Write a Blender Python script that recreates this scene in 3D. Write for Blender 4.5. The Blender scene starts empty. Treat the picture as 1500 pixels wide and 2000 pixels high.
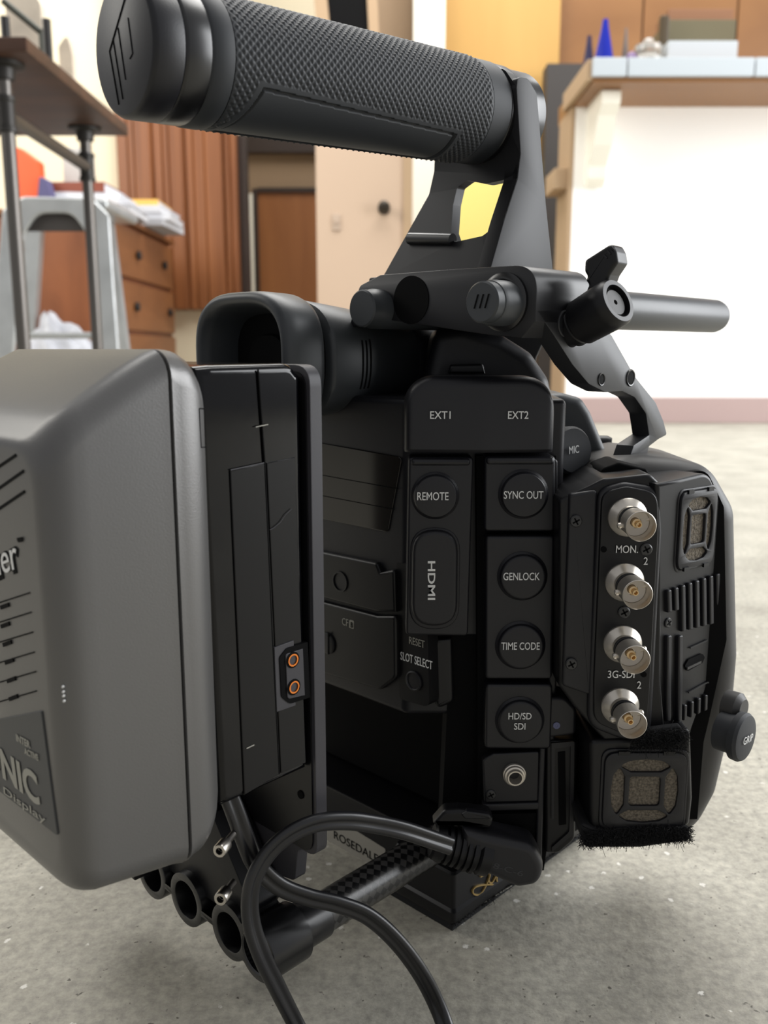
import bpy, bmesh, math, random
from mathutils import Vector, Matrix
from mathutils.geometry import tessellate_polygon
R_ = math.radians
random.seed(4)
C = bpy.context.scene.collection
SC = bpy.context.scene

# ------------------------------------------------------------------ camera, world, lights, exposure
W, H, F, CX, CY = 1500.0, 2000.0, 1720.0, 750.0, 1000.0
HC, PIT = 0.243, R_(10.5)
cP, sP = math.cos(PIT), math.sin(PIT)
cam = bpy.data.objects.new('camera', bpy.data.cameras.new('camera')); C.objects.link(cam)
cam.location = (0, 0, HC); cam.rotation_euler = (R_(90) - PIT, 0, 0)
cam.data.sensor_fit = 'VERTICAL'; cam.data.sensor_height = 36; cam.data.lens = F / H * 36
cam.data.clip_start = 0.02; cam.data.clip_end = 60
cam.data.dof.use_dof = True; cam.data.dof.focus_distance = 0.315; cam.data.dof.aperture_fstop = 15.0
SC.camera = cam
SC.view_settings.view_transform = 'Standard'; SC.view_settings.look = 'None'
SC.view_settings.exposure = 0.18; SC.view_settings.gamma = 1.0

wd = bpy.data.worlds.new('world'); SC.world = wd; wd.use_nodes = True
wb = wd.node_tree.nodes['Background']; wb.inputs[0].default_value = (0.96, 0.97, 1.0, 1); wb.inputs[1].default_value = 0.34

def area(name, loc, target, sx, sy, power, col):
    l = bpy.data.lights.new(name, 'AREA'); l.shape = 'RECTANGLE'; l.size = sx; l.size_y = sy
    l.energy = power; l.color = col
    o = bpy.data.objects.new(name, l); C.objects.link(o); o.location = loc
    d = Vector(target) - Vector(loc); o.rotation_euler = d.to_track_quat('-Z', 'Y').to_euler()
    return o
area('skylight', (0.3, 2.3, 3.2), (0.2, 2.0, 0), 3.0, 2.6, 150, (1.0, 0.985, 0.95))
area('window_light_right', (2.95, 1.2, 1.15), (0.4, 1.5, 0.6), 2.4, 1.9, 105, (0.96, 0.98, 1.0))
area('window_light_left', (-2.6, 1.6, 1.9), (-0.6, 4.2, 0.9), 1.6, 1.6, 60, (1.0, 0.97, 0.9))

# ------------------------------------------------------------------ pixel -> place
CAM = Vector((0, 0, HC))
FW = Vector((0, cP, -sP)); UP = Vector((0, sP, cP)); RT = Vector((1, 0, 0))
def ray(px, py): return RT * ((px - CX) / F) + UP * ((CY - py) / F) + FW
def at_depth(px, py, zc): return CAM + ray(px, py) * zc
def at_Y(px, py, Y):
    d = ray(px, py); return CAM + d * (Y / d.y)
def at_z(px, py, z):
    d = ray(px, py); return CAM + d * ((z - HC) / d.z)

AZ = 44.0
A = Vector((math.sin(R_(AZ)), math.cos(R_(AZ)), 0)); B = Vector((math.cos(R_(AZ)), -math.sin(R_(AZ)), 0)); Z = Vector((0, 0, 1))
def RF(a, b, z): return A * a + B * b + Z * z

class Plane:
    def __init__(s, o, az):
        s.o = Vector(o); s.u = Vector((math.sin(R_(az)), math.cos(R_(az)), 0)); s.v = Z.copy()
        s.n = Vector((math.cos(R_(az)), -math.sin(R_(az)), 0)); s.o.z = 0
    def hit(s, px, py, w=0.0):
        d = ray(px, py); t = ((s.o + s.n * w) - CAM).dot(s.n) / d.dot(s.n); return CAM + d * t
    def uv(s, px, py, w=0.0):
        p = s.hit(px, py, w) - s.o; return (p.dot(s.u), p.z)
    def pt(s, u, v, w=0.0): return s.o + s.u * u + s.v * v + s.n * w
    def scale(s, px, py, w=0.0):
        return (s.hit(px, py, w) - CAM).dot(FW) / F
    def off(s, w):
        q = Plane((0, 0, 0), 0); q.o = s.o + s.n * w; q.u, q.v, q.n = s.u, s.v, s.n; return q
def plane_px(px, py, Y, az): return Plane(at_Y(px, py, Y), az)
def plane_a(a): return Plane(RF(a, 0, 0), AZ + 90)
def plane_b(b): return Plane(RF(0, b, 0), AZ)
def acoord(p): return p.dot(A)
def bcoord(p): return p.dot(B)

# ------------------------------------------------------------------ materials
def lin(c):
    return tuple((x / 255 / 12.92) if x / 255 <= 0.04045 else ((x / 255 + 0.055) / 1.055) ** 2.4 for x in c) + (1,)
MATS = {}
def mat(name, rgb, rough=0.5, metal=0.0, bump=None, spec=0.5, mottle=None, coat=0.0):
    m = bpy.data.materials.new(name); m.use_nodes = True; nt = m.node_tree; b = nt.nodes['Principled BSDF']
    col = lin(rgb); b.inputs['Base Color'].default_value = col; b.inputs['Roughness'].default_value = rough
    b.inputs['Metallic'].default_value = metal; b.inputs['Specular IOR Level'].default_value = spec
    b.inputs['Coat Weight'].default_value = coat
    tc = nt.nodes.new('ShaderNodeTexCoord')
    if mottle:
        sc, amt = mottle
        n = nt.nodes.new('ShaderNodeTexNoise'); n.inputs['Scale'].default_value = sc; n.inputs['Detail'].default_value = 6
        nt.links.new(tc.outputs['Object'], n.inputs['Vector'])
        r = nt.nodes.new('ShaderNodeValToRGB'); r.color_ramp.elements[0].position = 0.3; r.color_ramp.elements[1].position = 0.7
        r.color_ramp.elements[0].color = tuple(c * (1 - amt) for c in col[:3]) + (1,)
        r.color_ramp.elements[1].color = tuple(min(1, c * (1 + amt)) for c in col[:3]) + (1,)
        nt.links.new(n.outputs[0], r.inputs[0]); nt.links.new(r.outputs[0], b.inputs['Base Color'])
    if bump:
        sc, st, dist = bump
        n = nt.nodes.new('ShaderNodeTexNoise'); n.inputs['Scale'].default_value = sc; n.inputs['Detail'].default_value = 2
        nt.links.new(tc.outputs['Object'], n.inputs['Vector'])
        bp = nt.nodes.new('ShaderNodeBump'); bp.inputs['Strength'].default_value = st; bp.inputs['Distance'].default_value = dist
        nt.links.new(n.outputs[0], bp.inputs['Height']); nt.links.new(bp.outputs[0], b.inputs['Normal'])
    MATS[name] = m
    return m
def wood(name, c1, c2, scale=(1, 1, 12), rough=0.45, nscale=3.0):
    m = mat(name, c1, rough); nt = m.node_tree; b = nt.nodes['Principled BSDF']
    tc = nt.nodes.new('ShaderNodeTexCoord'); mp = nt.nodes.new('ShaderNodeMapping'); mp.inputs['Scale'].default_value = scale
    n = nt.nodes.new('ShaderNodeTexNoise'); n.inputs['Scale'].default_value = nscale; n.inputs['Detail'].default_value = 8; n.inputs['Distortion'].default_value = 0.6
    r = nt.nodes.new('ShaderNodeValToRGB'); r.color_ramp.elements[0].color = lin(c1); r.color_ramp.elements[1].color = lin(c2)
    r.color_ramp.elements[0].position = 0.32; r.color_ramp.elements[1].position = 0.68
    nt.links.new(tc.outputs['Object'], mp.inputs[0]); nt.links.new(mp.outputs[0], n.inputs['Vector'])
    nt.links.new(n.outputs[0], r.inputs[0]); nt.links.new(r.outputs[0], b.inputs['Base Color'])
    return m
BLK = mat('black_plastic', (21, 21, 26), 0.44, bump=(2600, 0.25, 0.00012))
BLK2 = mat('black_plastic_smooth', (14, 14, 17), 0.4, spec=0.4)
DARK = mat('deep_black', (5, 5, 6), 0.8, spec=0.15)
RUB = mat('dark_rubber', (38, 40, 44), 0.62, bump=(3000, 0.2, 0.0001))
KNURL = mat('grip_rubber', (38, 41, 45), 0.6, bump=(4000, 0.15, 0.0001))
EVFM = mat('viewfinder_plastic', (56, 59, 62), 0.42, bump=(3000, 0.15, 0.0001))
ANOD = mat('black_anodised', (15, 15, 17), 0.3, metal=0.0, spec=0.7)
ANODB = mat('black_anodised_satin', (24, 24, 27), 0.4, bump=(3500, 0.12, 0.0001), spec=0.6)
GLOSS = mat('black_gloss', (7, 7, 10), 0.1, spec=0.35, bump=(60, 0.05, 0.001))
GREYB = mat('battery_grey', (107, 106, 105), 0.36, metal=0.5, bump=(1800, 0.22, 0.00015))
GREYF = mat('battery_grey_face', (96, 97, 99), 0.55, metal=0.1, bump=(1800, 0.22, 0.00015))
GREYL = mat('battery_label_grey', (64, 65, 66), 0.5)
EDGE = mat('plate_edge_grey', (58, 57, 62), 0.45, bump=(2500, 0.15, 0.0001))
SIDEP = mat('adapter_panel', (11, 11, 14), 0.26, spec=0.3)
ARMG = mat('arm_anodised', (36, 37, 40), 0.42, spec=0.4, bump=(3500, 0.1, 0.0001))
POSTM = mat('post_anodised', (24, 24, 27), 0.5, bump=(3500, 0.12, 0.0001), spec=0.35)
MICG = mat('side_body_grey', (66, 69, 72), 0.5, bump=(2600, 0.2, 0.0001))
PLUGM = mat('plug_rubber', (30, 30, 34), 0.42, bump=(3000, 0.15, 0.0001))
MODG = mat('module_grey', (56, 55, 54), 0.5, bump=(2600, 0.2, 0.0001))
NICK = mat('nickel', (222, 215, 204), 0.3, metal=0.78)
STEEL = mat('screw_steel', (190, 185, 178), 0.28, metal=1.0)
BSCR = mat('black_screw', (34, 34, 36), 0.35, spec=0.7)
GOLD = mat('gold_pin', (226, 196, 150), 0.3, metal=1.0)
COPP = mat('copper', (236, 140, 70), 0.25, metal=1.0)
PTFE = mat('connector_insulator', (236, 230, 220), 0.5)
FOAM = mat('filter_foam', (108, 100, 88), 0.95, bump=(900, 1.0, 0.001), mottle=(1100, 0.55))
WHT = mat('white_print', (232, 232, 230), 0.6)
GRYP = mat('grey_print', (158, 156, 146), 0.6)
DGP = mat('faint_print', (60, 60, 62), 0.6)
GOLDP = mat('gold_print', (178, 150, 92), 0.4, metal=0.3)
LABM = mat('sticker_grey', (160, 156, 146), 0.5)
FUZZ = mat('velcro_black', (18, 18, 20), 0.9)
GLASSD = mat('dark_screen', (30, 27, 24), 0.12, spec=0.6)
BLUE = mat('blue_dot', (92, 96, 130), 0.4)
CABLE = mat('cable_black', (24, 24, 27), 0.36, spec=0.6)

def carbon():
    m = mat('carbon_fibre', (20, 20, 21), 0.28, spec=0.7); nt = m.node_tree; b = nt.nodes['Principled BSDF']
    uv = nt.nodes.new('ShaderNodeTexCoord'); mp = nt.nodes.new('ShaderNodeMapping'); mp.inputs['Rotation'].default_value = (0, 0, R_(45))
    ck = nt.nodes.new('ShaderNodeTexChecker'); ck.inputs['Scale'].default_value = 1.0
    ck.inputs[1].default_value = lin((12, 12, 13)); ck.inputs[2].default_value = lin((56, 55, 54))
    nt.links.new(uv.outputs['UV'], mp.inputs[0]); nt.links.new(mp.outputs[0], ck.inputs[0]); nt.links.new(ck.outputs[0], b.inputs['Base Color'])
    return m
CARB = carbon()

# ------------------------------------------------------------------ objects
WL = {}
def thing(name, label, cat, loc=(0, 0, 0), group=None):
    o = bpy.data.objects.new(name, None); C.objects.link(o); o.location = loc; o.empty_display_size = 0.02
    WL[o] = Vector(loc); o['label'] = label; o['category'] = cat
    if group: o['group'] = group
    return o
def tag(o, label, cat, group=None):
    o['label'] = label; o['category'] = cat
    if group: o['group'] = group
    return o
def mk(name, verts, faces, m, parent=None, ang=35, wn=False, uvs=None, label=None):
    vs = [Vector(v) for v in verts]
    lo = Vector((min(v[i] for v in vs) for i in range(3))); hi = Vector((max(v[i] for v in vs) for i in range(3)))
    c = (lo + hi) / 2
    if parent is None: c.z = lo.z
    me = bpy.data.meshes.new(name); me.from_pydata([v - c for v in vs], [], faces)
    bm = bmesh.new(); bm.from_mesh(me); bmesh.ops.recalc_face_normals(bm, faces=bm.faces); bm.to_mesh(me); bm.free()
    for p in me.polygons: p.use_smooth = True
    if ang is not None: me.set_sharp_from_angle(angle=R_(ang))
    me.materials.append(m)
    o = bpy.data.objects.new(name, me); C.objects.link(o)
    if parent is not None:
        o.parent = parent; o.location = c - WL[parent]
    else: o.location = c
    WL[o] = c
    if wn:
        md = o.modifiers.new('wn', 'WEIGHTED_NORMAL'); md.keep_sharp = True
    if label: o['label'] = label
    return o
def struct(o): o['kind'] = 'structure'; return o

class MB:
    def __init__(s): s.v = []; s.f = []
    def add(s, vs, fs):
        n = len(s.v); s.v += [Vector(v) for v in vs]; s.f += [[i + n for i in f] for f in fs]; return s
    def mk(s, name, m, parent=None, **k): return mk(name, s.v, s.f, m, parent, **k)

def roundpoly(pts, seg=6):
    out = []; n = len(pts)
    for i, p in enumerate(pts):
        x, y = p[0], p[1]; r = p[2] if len(p) > 2 else 0
        if r <= 0: out.append((x, y)); continue
        a = Vector(pts[i - 1][:2]); b = Vector((x, y)); c = Vector(pts[(i + 1) % n][:2])
        d1 = (a - b); d2 = (c - b); l1, l2 = d1.length, d2.length; d1.normalize(); d2.normalize()
        ang = max(1e-3, d1.angle(d2)); t = min(r / math.tan(ang / 2), 0.49 * l1, 0.49 * l2)
        p1 = b + d1 * t; p2 = b + d2 * t
        for k in range(seg + 1):
            q = k / seg; w = 0.5 * 2
            v = p1 * (1 - q) ** 2 + b * (2 * q * (1 - q)) + p2 * q * q
            out.append((v.x, v.y))
    res = []
    for q in out:
        if not res or (abs(q[0] - res[-1][0]) + abs(q[1] - res[-1][1])) > 1e-7: res.append(q)
    if abs(res[0][0] - res[-1][0]) + abs(res[0][1] - res[-1][1]) < 1e-7: res.pop()
    return res
def area2(p): return sum(p[i - 1][0] * p[i][1] - p[i][0] * p[i - 1][1] for i in range(len(p)))
def offset(poly, d):
    n = len(poly); out = []
    for i in range(n):
        p0 = Vector(poly[i - 1]); p1 = Vector(poly[i]); p2 = Vector(poly[(i + 1) % n])
        e1 = (p1 - p0).normalized(); e2 = (p2 - p1).normalized()
        n1 = Vector((-e1.y, e1.x)); n2 = Vector((-e2.y, e2.x)); m = n1 + n2
        if m.length < 1e-6: m = n1
        m.normalize(); k = 1 / max(0.4, m.dot(n1)); q = p1 + m * d * k; out.append((q.x, q.y))
    return out
def circ(cx, cy, r, n=32, ry=None): return [(cx + r * math.cos(2 * math.pi * i / n), cy + (ry or r) * math.sin(2 * math.pi * i / n)) for i in range(n)]

def prism_g(P, poly, depth, w=0.0, bev=0.0, seg=3, holes=(), backbev=0.0, wf=None, wb=None):
    """poly and holes in plane units; front at w, back at w-depth; returns verts, faces"""
    loops = [list(poly)] + [list(h) for h in holes]
    if area2(loops[0]) < 0: loops[0].reverse()
    for i in range(1, len(loops)):
        if area2(loops[i]) > 0: loops[i].reverse()
    levels = []
    if bev > 0:
        for i in range(seg + 1):
            t = i / seg * math.pi / 2; levels.append((bev * (1 - math.sin(t)), w - bev * (1 - math.cos(t))))
    else: levels.append((0, w))
    if backbev > 0:
        for i in range(seg + 1):
            t = i / seg * math.pi / 2; levels.append((backbev * (1 - math.cos(t)), w - depth + backbev * (1 - math.sin(t))))
    else: levels.append((0, w - depth))
    vs, fs, idx = [], [], []
    for (ins, ww) in levels:
        row = []
        for lp in loops:
            q = offset(lp, ins) if ins > 0 else lp
            r = []
            for (u, v) in q:
                x = ww
                if wf is not None: x = (wf(v) if ww == w else wb(v))
                r.append(len(vs)); vs.append(P.pt(u, v, x))
            row.append(r)
        idx.append(row)
    for k in range(len(idx) - 1):
        for li in range(len(loops)):
            a, b = idx[k][li], idx[k + 1][li]; n = len(a)
            for i in range(n): fs.append([a[i], b[i], b[(i + 1) % n], a[(i + 1) % n]])
    for row in (idx[0], idx[-1]):
        if len(loops) == 1: fs.append(row[0])
        else:
            flat = [i for r in row for i in r]
            tl = [[Vector(((vs[i] - P.o).dot(P.u), vs[i].z, 0)) for i in r] for r in row]
            for t in tessellate_polygon(tl): fs.append([flat[j] for j in t])
    return vs, fs
def pxpoly(P, pts, w=0.0): return [P.uv(x, y, w) for (x, y) in roundpoly(pts)]
def prism(name, P, pts, depth, m, parent=None, w=0.0, bev=0.0, seg=3, holes=(), label=None, backbev=0.0):
    if bev > 0:
        k = 1.4 * bev / P.scale(pts[0][0], pts[0][1], w)
        pts = [(q[0], q[1], max(q[2], k)) if len(q) > 2 and q[2] > 0 else q for q in pts]
    v, f = prism_g(P, pxpoly(P, pts, w), depth, w, bev, seg, [pxpoly(P, h, w) for h in holes], backbev)
    return mk(name, v, f, m, parent, wn=bev > 0, label=label)

def frame(d):
    d = Vector(d).normalized(); r = Z if abs(d.z) < 0.95 else Vector((1, 0, 0))
    x = d.cross(r).normalized(); y = x.cross(d).normalized(); return d, x, y
def lathe_g(o, d, prof, n=32, a0=0.0, sq=None):
    d, x, y = frame(d); o = Vector(o); vs, fs = [], []
    rings = []
    for (r, h) in prof:
        if r < 1e-7: rings.append([len(vs)]); vs.append(o + d * h); continue
        row = []
        for i in range(n):
            t = 2 * math.pi * i / n + a0; row.append(len(vs)); vs.append(o + d * h + x * (r * math.cos(t)) + y * (r * math.sin(t)))
        rings.append(row)
    for k in range(len(rings) - 1):
        a, b = rings[k], rings[k + 1]
        if len(a) == 1 and len(b) == 1: continue
        if len(a) == 1:
            for i in range(n): fs.append([a[0], b[i], b[(i + 1) % n]])
        elif len(b) == 1:
            for i in range(n): fs.append([a[i], b[0], a[(i + 1) % n]])
        else:
            for i in range(n): fs.append([a[i], b[i], b[(i + 1) % n], a[(i + 1) % n]])
    return vs, fs
def lathe(name, o, d, prof, m, parent=None, n=32, **k):
    v, f = lathe_g(o, d, prof, n); return mk(name, v, f, m, parent, **k)
def loft_g(rings, caps=(True, True)):
    vs, fs, n = [], [], len(rings[0])
    for r in rings: vs += [Vector(p) for p in r]
    for k in range(len(rings) - 1):
        for i in range(n): fs.append([k * n + i, (k + 1) * n + i, (k + 1) * n + (i + 1) % n, k * n + (i + 1) % n])
    if caps[0]: fs.append(list(range(n)))
    if caps[1]: fs.append([(len(rings) - 1) * n + i for i in range(n)])
    return vs, fs
def catmull(pts, k=10):
    P = [Vector(p) for p in pts]; P = [P[0] * 2 - P[1]] + P + [P[-1] * 2 - P[-2]]; out = []
    for i in range(1, len(P) - 2):
        for j in range(k):
            t = j / k; a, b, c, d = P[i - 1], P[i], P[i + 1], P[i + 2]
            out.append(0.5 * ((2 * b) + (c - a) * t + (2 * a - 5 * b + 4 * c - d) * t * t + (3 * b - a - 3 * c + d) * t ** 3))
    out.append(P[-2]); return out
def sweep_g(path, sec, up=None, twist=None):
    n = len(path); rings = []; prev = None
    for i, p in enumerate(path):
        t = (path[min(i + 1, n - 1)] - path[max(i - 1, 0)]).normalized()
        if prev is None:
            r = Vector(up) if up is not None else (Z if abs(t.z) < 0.9 else Vector((1, 0, 0)))
            x = (r - t * r.dot(t)).normalized()
        else: x = (prev - t * prev.dot(t)).normalized()
        prev = x; y = t.cross(x)
        if twist:
            a = twist(i / (n - 1)); x2 = x * math.cos(a) + y * math.sin(a); y2 = t.cross(x2)
        else: x2, y2 = x, y
        rings.append([p + x2 * u + y2 * v for (u, v) in sec])
    return loft_g(rings)
def tube_g(path, r, n=10): return sweep_g(path, circ(0, 0, r, n))
def box_g(x0, x1, y0, y1, z0, z1, bev=0.0, seg=2, fr=None):
    bm = bmesh.new(); bmesh.ops.create_cube(bm, size=1)
    for v in bm.verts:
        v.co = Vector((x0 + (v.co.x + .5) * (x1 - x0), y0 + (v.co.y + .5) * (y1 - y0), z0 + (v.co.z + .5) * (z1 - z0)))
    if bev > 0: bmesh.ops.bevel(bm, geom=bm.edges[:], offset=bev, segments=seg, profile=0.5, affect='EDGES')
    vs = [v.co.copy() for v in bm.verts]; bm.verts.index_update()
    fs = [[v.index for v in f.verts] for f in bm.faces]; bm.free()
    if fr: vs = [fr(v.x, v.y, v.z) for v in vs]
    return vs, fs
def box(name, b, m, parent=None, bev=0.0, seg=2, fr=None, **k):
    v, f = box_g(*b, bev, seg, fr); return mk(name, v, f, m, parent, wn=bev > 0, **k)

def text(name, P, s, p0, p1, hpx, m, parent, w=0.0002, bold=0.0, shear=0.0, ital=0.0):
    cu = bpy.data.curves.new('t', 'FONT'); cu.body = s; cu.size = 1; cu.extrude = 0.0; cu.offset = bold; cu.shear = ital; cu.resolution_u = 4
    o = bpy.data.objects.new('t', cu); C.objects.link(o)
    dg = bpy.context.evaluated_depsgraph_get(); me = bpy.data.meshes.new_from_object(o.evaluated_get(dg))
    vs = [v.co.copy() for v in me.vertices]; fs = [list(p.vertices) for p in me.polygons]
    bpy.data.objects.remove(o); bpy.data.curves.remove(cu); bpy.data.meshes.remove(me)
    x0 = min(v.x for v in vs); x1 = max(v.x for v in vs); h = 0.70
    a = Vector(P.uv(*p0, w)); b = Vector(P.uv(*p1, w)); e = b - a; L = e.length; e.normalize(); up = Vector((-e.y, e.x))
    hh = hpx * P.scale((p0[0] + p1[0]) / 2, (p0[1] + p1[1]) / 2, w)
    out = []
    for v in vs:
        q = a + e * ((v.x - x0) / (x1 - x0) * L) + up * (v.y / h * hh); out.append(P.pt(q.x, q.y, w))
    n = len(out); th = 0.00012
    out2 = out + [p - P.n * th for p in out]
    edges = {}
    for f in fs:
        for i in range(len(f)):
            k = (f[i], f[(i + 1) % len(f)]); edges[k] = 1
    side = [[i, j, j + n, i + n] for (i, j) in edges if (j, i) not in edges]
    return mk(name, out2, fs + side, m, parent, ang=30)
def ribbon(P, pts, wpx, w, th=0.0002, close=False):
    """raised line drawn on a plane through pixel points"""
    mb = MB()
    uv = [Vector(P.uv(x, y, w)) for x, y in pts]; hw = wpx * P.scale(*pts[0], w) / 2
    n = len(uv); L, Rr = [], []
    for i in range(n):
        t = (uv[min(i + 1, n - 1)] - uv[max(i - 1, 0)]).normalized(); q = Vector((-t.y, t.x)) * hw
        L.append(uv[i] + q); Rr.append(uv[i] - q)
    poly = L + Rr[::-1]
    vs, fs = [], []
    for ww in (w, w - th):
        for p in L + Rr: vs.append(P.pt(p.x, p.y, ww))
    m_ = 2 * n
    for i in range(n - 1):
        fs.append([i, i + 1, n + i + 1, n + i]); fs.append([m_ + i, m_ + i + 1, m_ + n + i + 1, m_ + n + i])
        fs.append([i, i + 1, m_ + i + 1, m_ + i]); fs.append([n + i, n + i + 1, m_ + n + i + 1, m_ + n + i])
    fs.append([0, n, m_ + n, m_]); fs.append([n - 1, 2 * n - 1, m_ + 2 * n - 1, m_ + n - 1])
    return vs, fs
def screw(P, px, py, rpx, m, parent, w=0.0, name='screw'):
    c = P.hit(px, py, w); r = rpx * P.scale(px, py, w)
    v, f = lathe_g(c - P.n * 0.001, P.n, [(r, 0), (r, .0012), (r * .85, .0015), (0, .0016)], 24); mb = MB().add(v, f)
    o = mb.mk(name, m, parent)
    u0, v0 = P.uv(px, py, w); x = MB()
    for a in (0.5, 0.5 + math.pi / 2):
        q = [(u0 + r * .62 * math.cos(a) * i - r * .12 * math.sin(a) * j, v0 + r * .62 * math.sin(a) * i + r * .12 * math.cos(a) * j) for i, j in ((1, 1), (-1, 1), (-1, -1), (1, -1))]
        x.add(*prism_g(P, q, .0003, w + .00072))
    x.mk('cross_slot', DARK, o)
    return o
def fuzz(name, spots, n, length, m, parent):
    mb = MB()
    for _ in range(n):
        c, nrm = random.choice(spots)(random.random(), random.random())
        d = (nrm + Vector((random.gauss(0, .6), random.gauss(0, .6), random.gauss(0, .6)))).normalized()
        bend = Vector((random.gauss(0, 1), random.gauss(0, 1), random.gauss(0, 1))); L = length * random.uniform(.4, 1.2)
        pts = [c + d * (L * t) + bend * (L * .45 * t * t) for t in (0, .35, .7, 1)]
        v, f = tube_g(pts, 0.00009, 3); mb.add(v, f)
    return mb.mk(name, m, parent, ang=None)

# ================================================================== THE ROOM
def floor_mat():
    m = mat('concrete_floor', (150, 145, 132), 0.6); nt = m.node_tree; b = nt.nodes['Principled BSDF']; N = nt.nodes.new; Lk = nt.links.new
    tc = N('ShaderNodeTexCoord')
    def noise(s, d=6, rough=.6):
        n = N('ShaderNodeTexNoise'); n.inputs['Scale'].default_value = s; n.inputs['Detail'].default_value = d; n.inputs['Roughness'].default_value = rough; Lk(tc.outputs['Object'], n.inputs['Vector']); return n
    def ramp(src, p0, p1, c0, c1):
        r = N('ShaderNodeValToRGB'); r.color_ramp.elements[0].position = p0; r.color_ramp.elements[1].position = p1
        r.color_ramp.elements[0].color = c0; r.color_ramp.elements[1].color = c1; Lk(src, r.inputs[0]); return r
    def mix(f, a, c):
        x = N('ShaderNodeMix'); x.data_type = 'RGBA'; Lk(f, x.inputs[0])
        if isinstance(a, tuple): x.inputs[6].default_value = a
        else: Lk(a, x.inputs[6])
        if isinstance(c, tuple): x.inputs[7].default_value = c
        else: Lk(c, x.inputs[7])
        return x.outputs[2]
    base = ramp(noise(14).outputs[0], .3, .72, lin((150, 146, 135)), lin((184, 180, 168)))
    fine = ramp(noise(220, 4, .7).outputs[0], .35, .65, (.72, .72, .72, 1), (1.12, 1.12, 1.1, 1))
    mu = N('ShaderNodeMix'); mu.data_type = 'RGBA'; mu.blend_type = 'MULTIPLY'; mu.inputs[0].default_value = 1
    Lk(base.outputs[0], mu.inputs[6]); Lk(fine.outputs[0], mu.inputs[7])
    pit = ramp(noise(330, 2, .5).outputs[0], .24, .30, (1, 1, 1, 1), (0, 0, 0, 1))
    c1 = mix(pit.outputs[0], mu.outputs[2], lin((84, 80, 72)))
    vo = N('ShaderNodeTexVoronoi'); vo.inputs['Scale'].default_value = 115; Lk(tc.outputs['Object'], vo.inputs['Vector'])
    wn = noise(420, 3)
    ad = N('ShaderNodeMath'); ad.operation = 'MULTIPLY_ADD'; Lk(wn.outputs[0], ad.inputs[0]); ad.inputs[1].default_value = .5; Lk(vo.outputs['Distance'], ad.inputs[2])
    sep = N('ShaderNodeSeparateColor'); Lk(vo.outputs['Color'], sep.inputs[0])
    gt = N('ShaderNodeMath'); gt.operation = 'GREATER_THAN'; Lk(sep.outputs[0], gt.inputs[0]); gt.inputs[1].default_value = .78
    spot = ramp(ad.outputs[0], .36, .42, (1, 1, 1, 1), (0, 0, 0, 1))
    ml = N('ShaderNodeMath'); ml.operation = 'MULTIPLY'; Lk(spot.outputs[0], ml.inputs[0]); Lk(gt.outputs[0], ml.inputs[1])
    c2 = mix(ml.outputs[0], c1, lin((214, 211, 203)))
    Lk(c2, b.inputs['Base Color'])
    bp = N('ShaderNodeBump'); bp.inputs['Strength'].default_value = .35; bp.inputs['Distance'].default_value = .001
    Lk(noise(260, 5).outputs[0], bp.inputs['Height']); Lk(bp.outputs[0], b.inputs['Normal'])
    return m
struct(box('floor', (-3.2, 3.2, -1.2, 5.2, -.05, 0), floor_mat()))

WALLC = mat('cream_wall', (236, 224, 196), 0.8)
WALLW = mat('white_wall', (252, 250, 246), 0.8)
WALLP = mat('pinkish_wall', (192, 168, 146), 0.75)
TANW = mat('tan_paint', (172, 146, 116), 0.75)
BROWNG = mat('shaded_beige_wall', (150, 126, 100), 0.8)  # beige wall in shade, its dimness put into the colour
TRIMW = mat('white_trim', (246, 242, 228), 0.6)
MAUVE = mat('mauve_baseboard', (176, 152, 148), 0.6)
YELW = wood('yellow_plywood', (182, 140, 74), (198, 158, 92), (1, 1, .3), .45, 2)
YELP = mat('bright_yellow', (252, 234, 140), 0.6)  # brighter yellow than the plywood
BRNW = wood('cabinet_plywood', (128, 86, 46), (146, 102, 58), (.4, 1, 1), .45, 3)
DOORW = wood('door_wood', (138, 86, 46), (158, 102, 58), (3, 1, .4), .4, 3)
RIBW = wood('ribbed_wood', (116, 68, 36), (146, 92, 54), (9, 1, .25), .4, 3)
DKW = mat('dark_brown_trim', (48, 34, 26), 0.5)
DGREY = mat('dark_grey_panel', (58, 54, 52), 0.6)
TABW = wood('table_wood', (52, 34, 24), (76, 50, 36), (1, 6, 6), .45, 3)
CABW = wood('drawer_wood', (116, 72, 38), (132, 84, 46), (1, 1, 5), .45, 3)
CABF = wood('drawer_cabinet_front_wood', (108, 60, 32), (136, 80, 46), (3, 1, 1), .45, 3)
TILE = mat('white_tile', (186, 193, 198), 0.25)
GALV = mat('galvanised_metal', (190, 193, 194), 0.3, metal=0.55, mottle=(12, .12))
PIPE = mat('steel_pipe', (104, 100, 96), 0.35, metal=0.8)
PIPED = mat('dark_pipe_fitting', (58, 56, 54), 0.45, metal=0.6)

def xAt(px, py, Y): return at_Y(px, py, Y).x
def zAt(px, py, Y): return at_Y(px, py, Y).z
def rect(px0, py0, px1, py1, Y, d):
    a = at_Y(px0, py0, Y); b = at_Y(px1, py1, Y); return (a.x, b.x, Y, Y + d, max(0, b.z), a.z)

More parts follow.
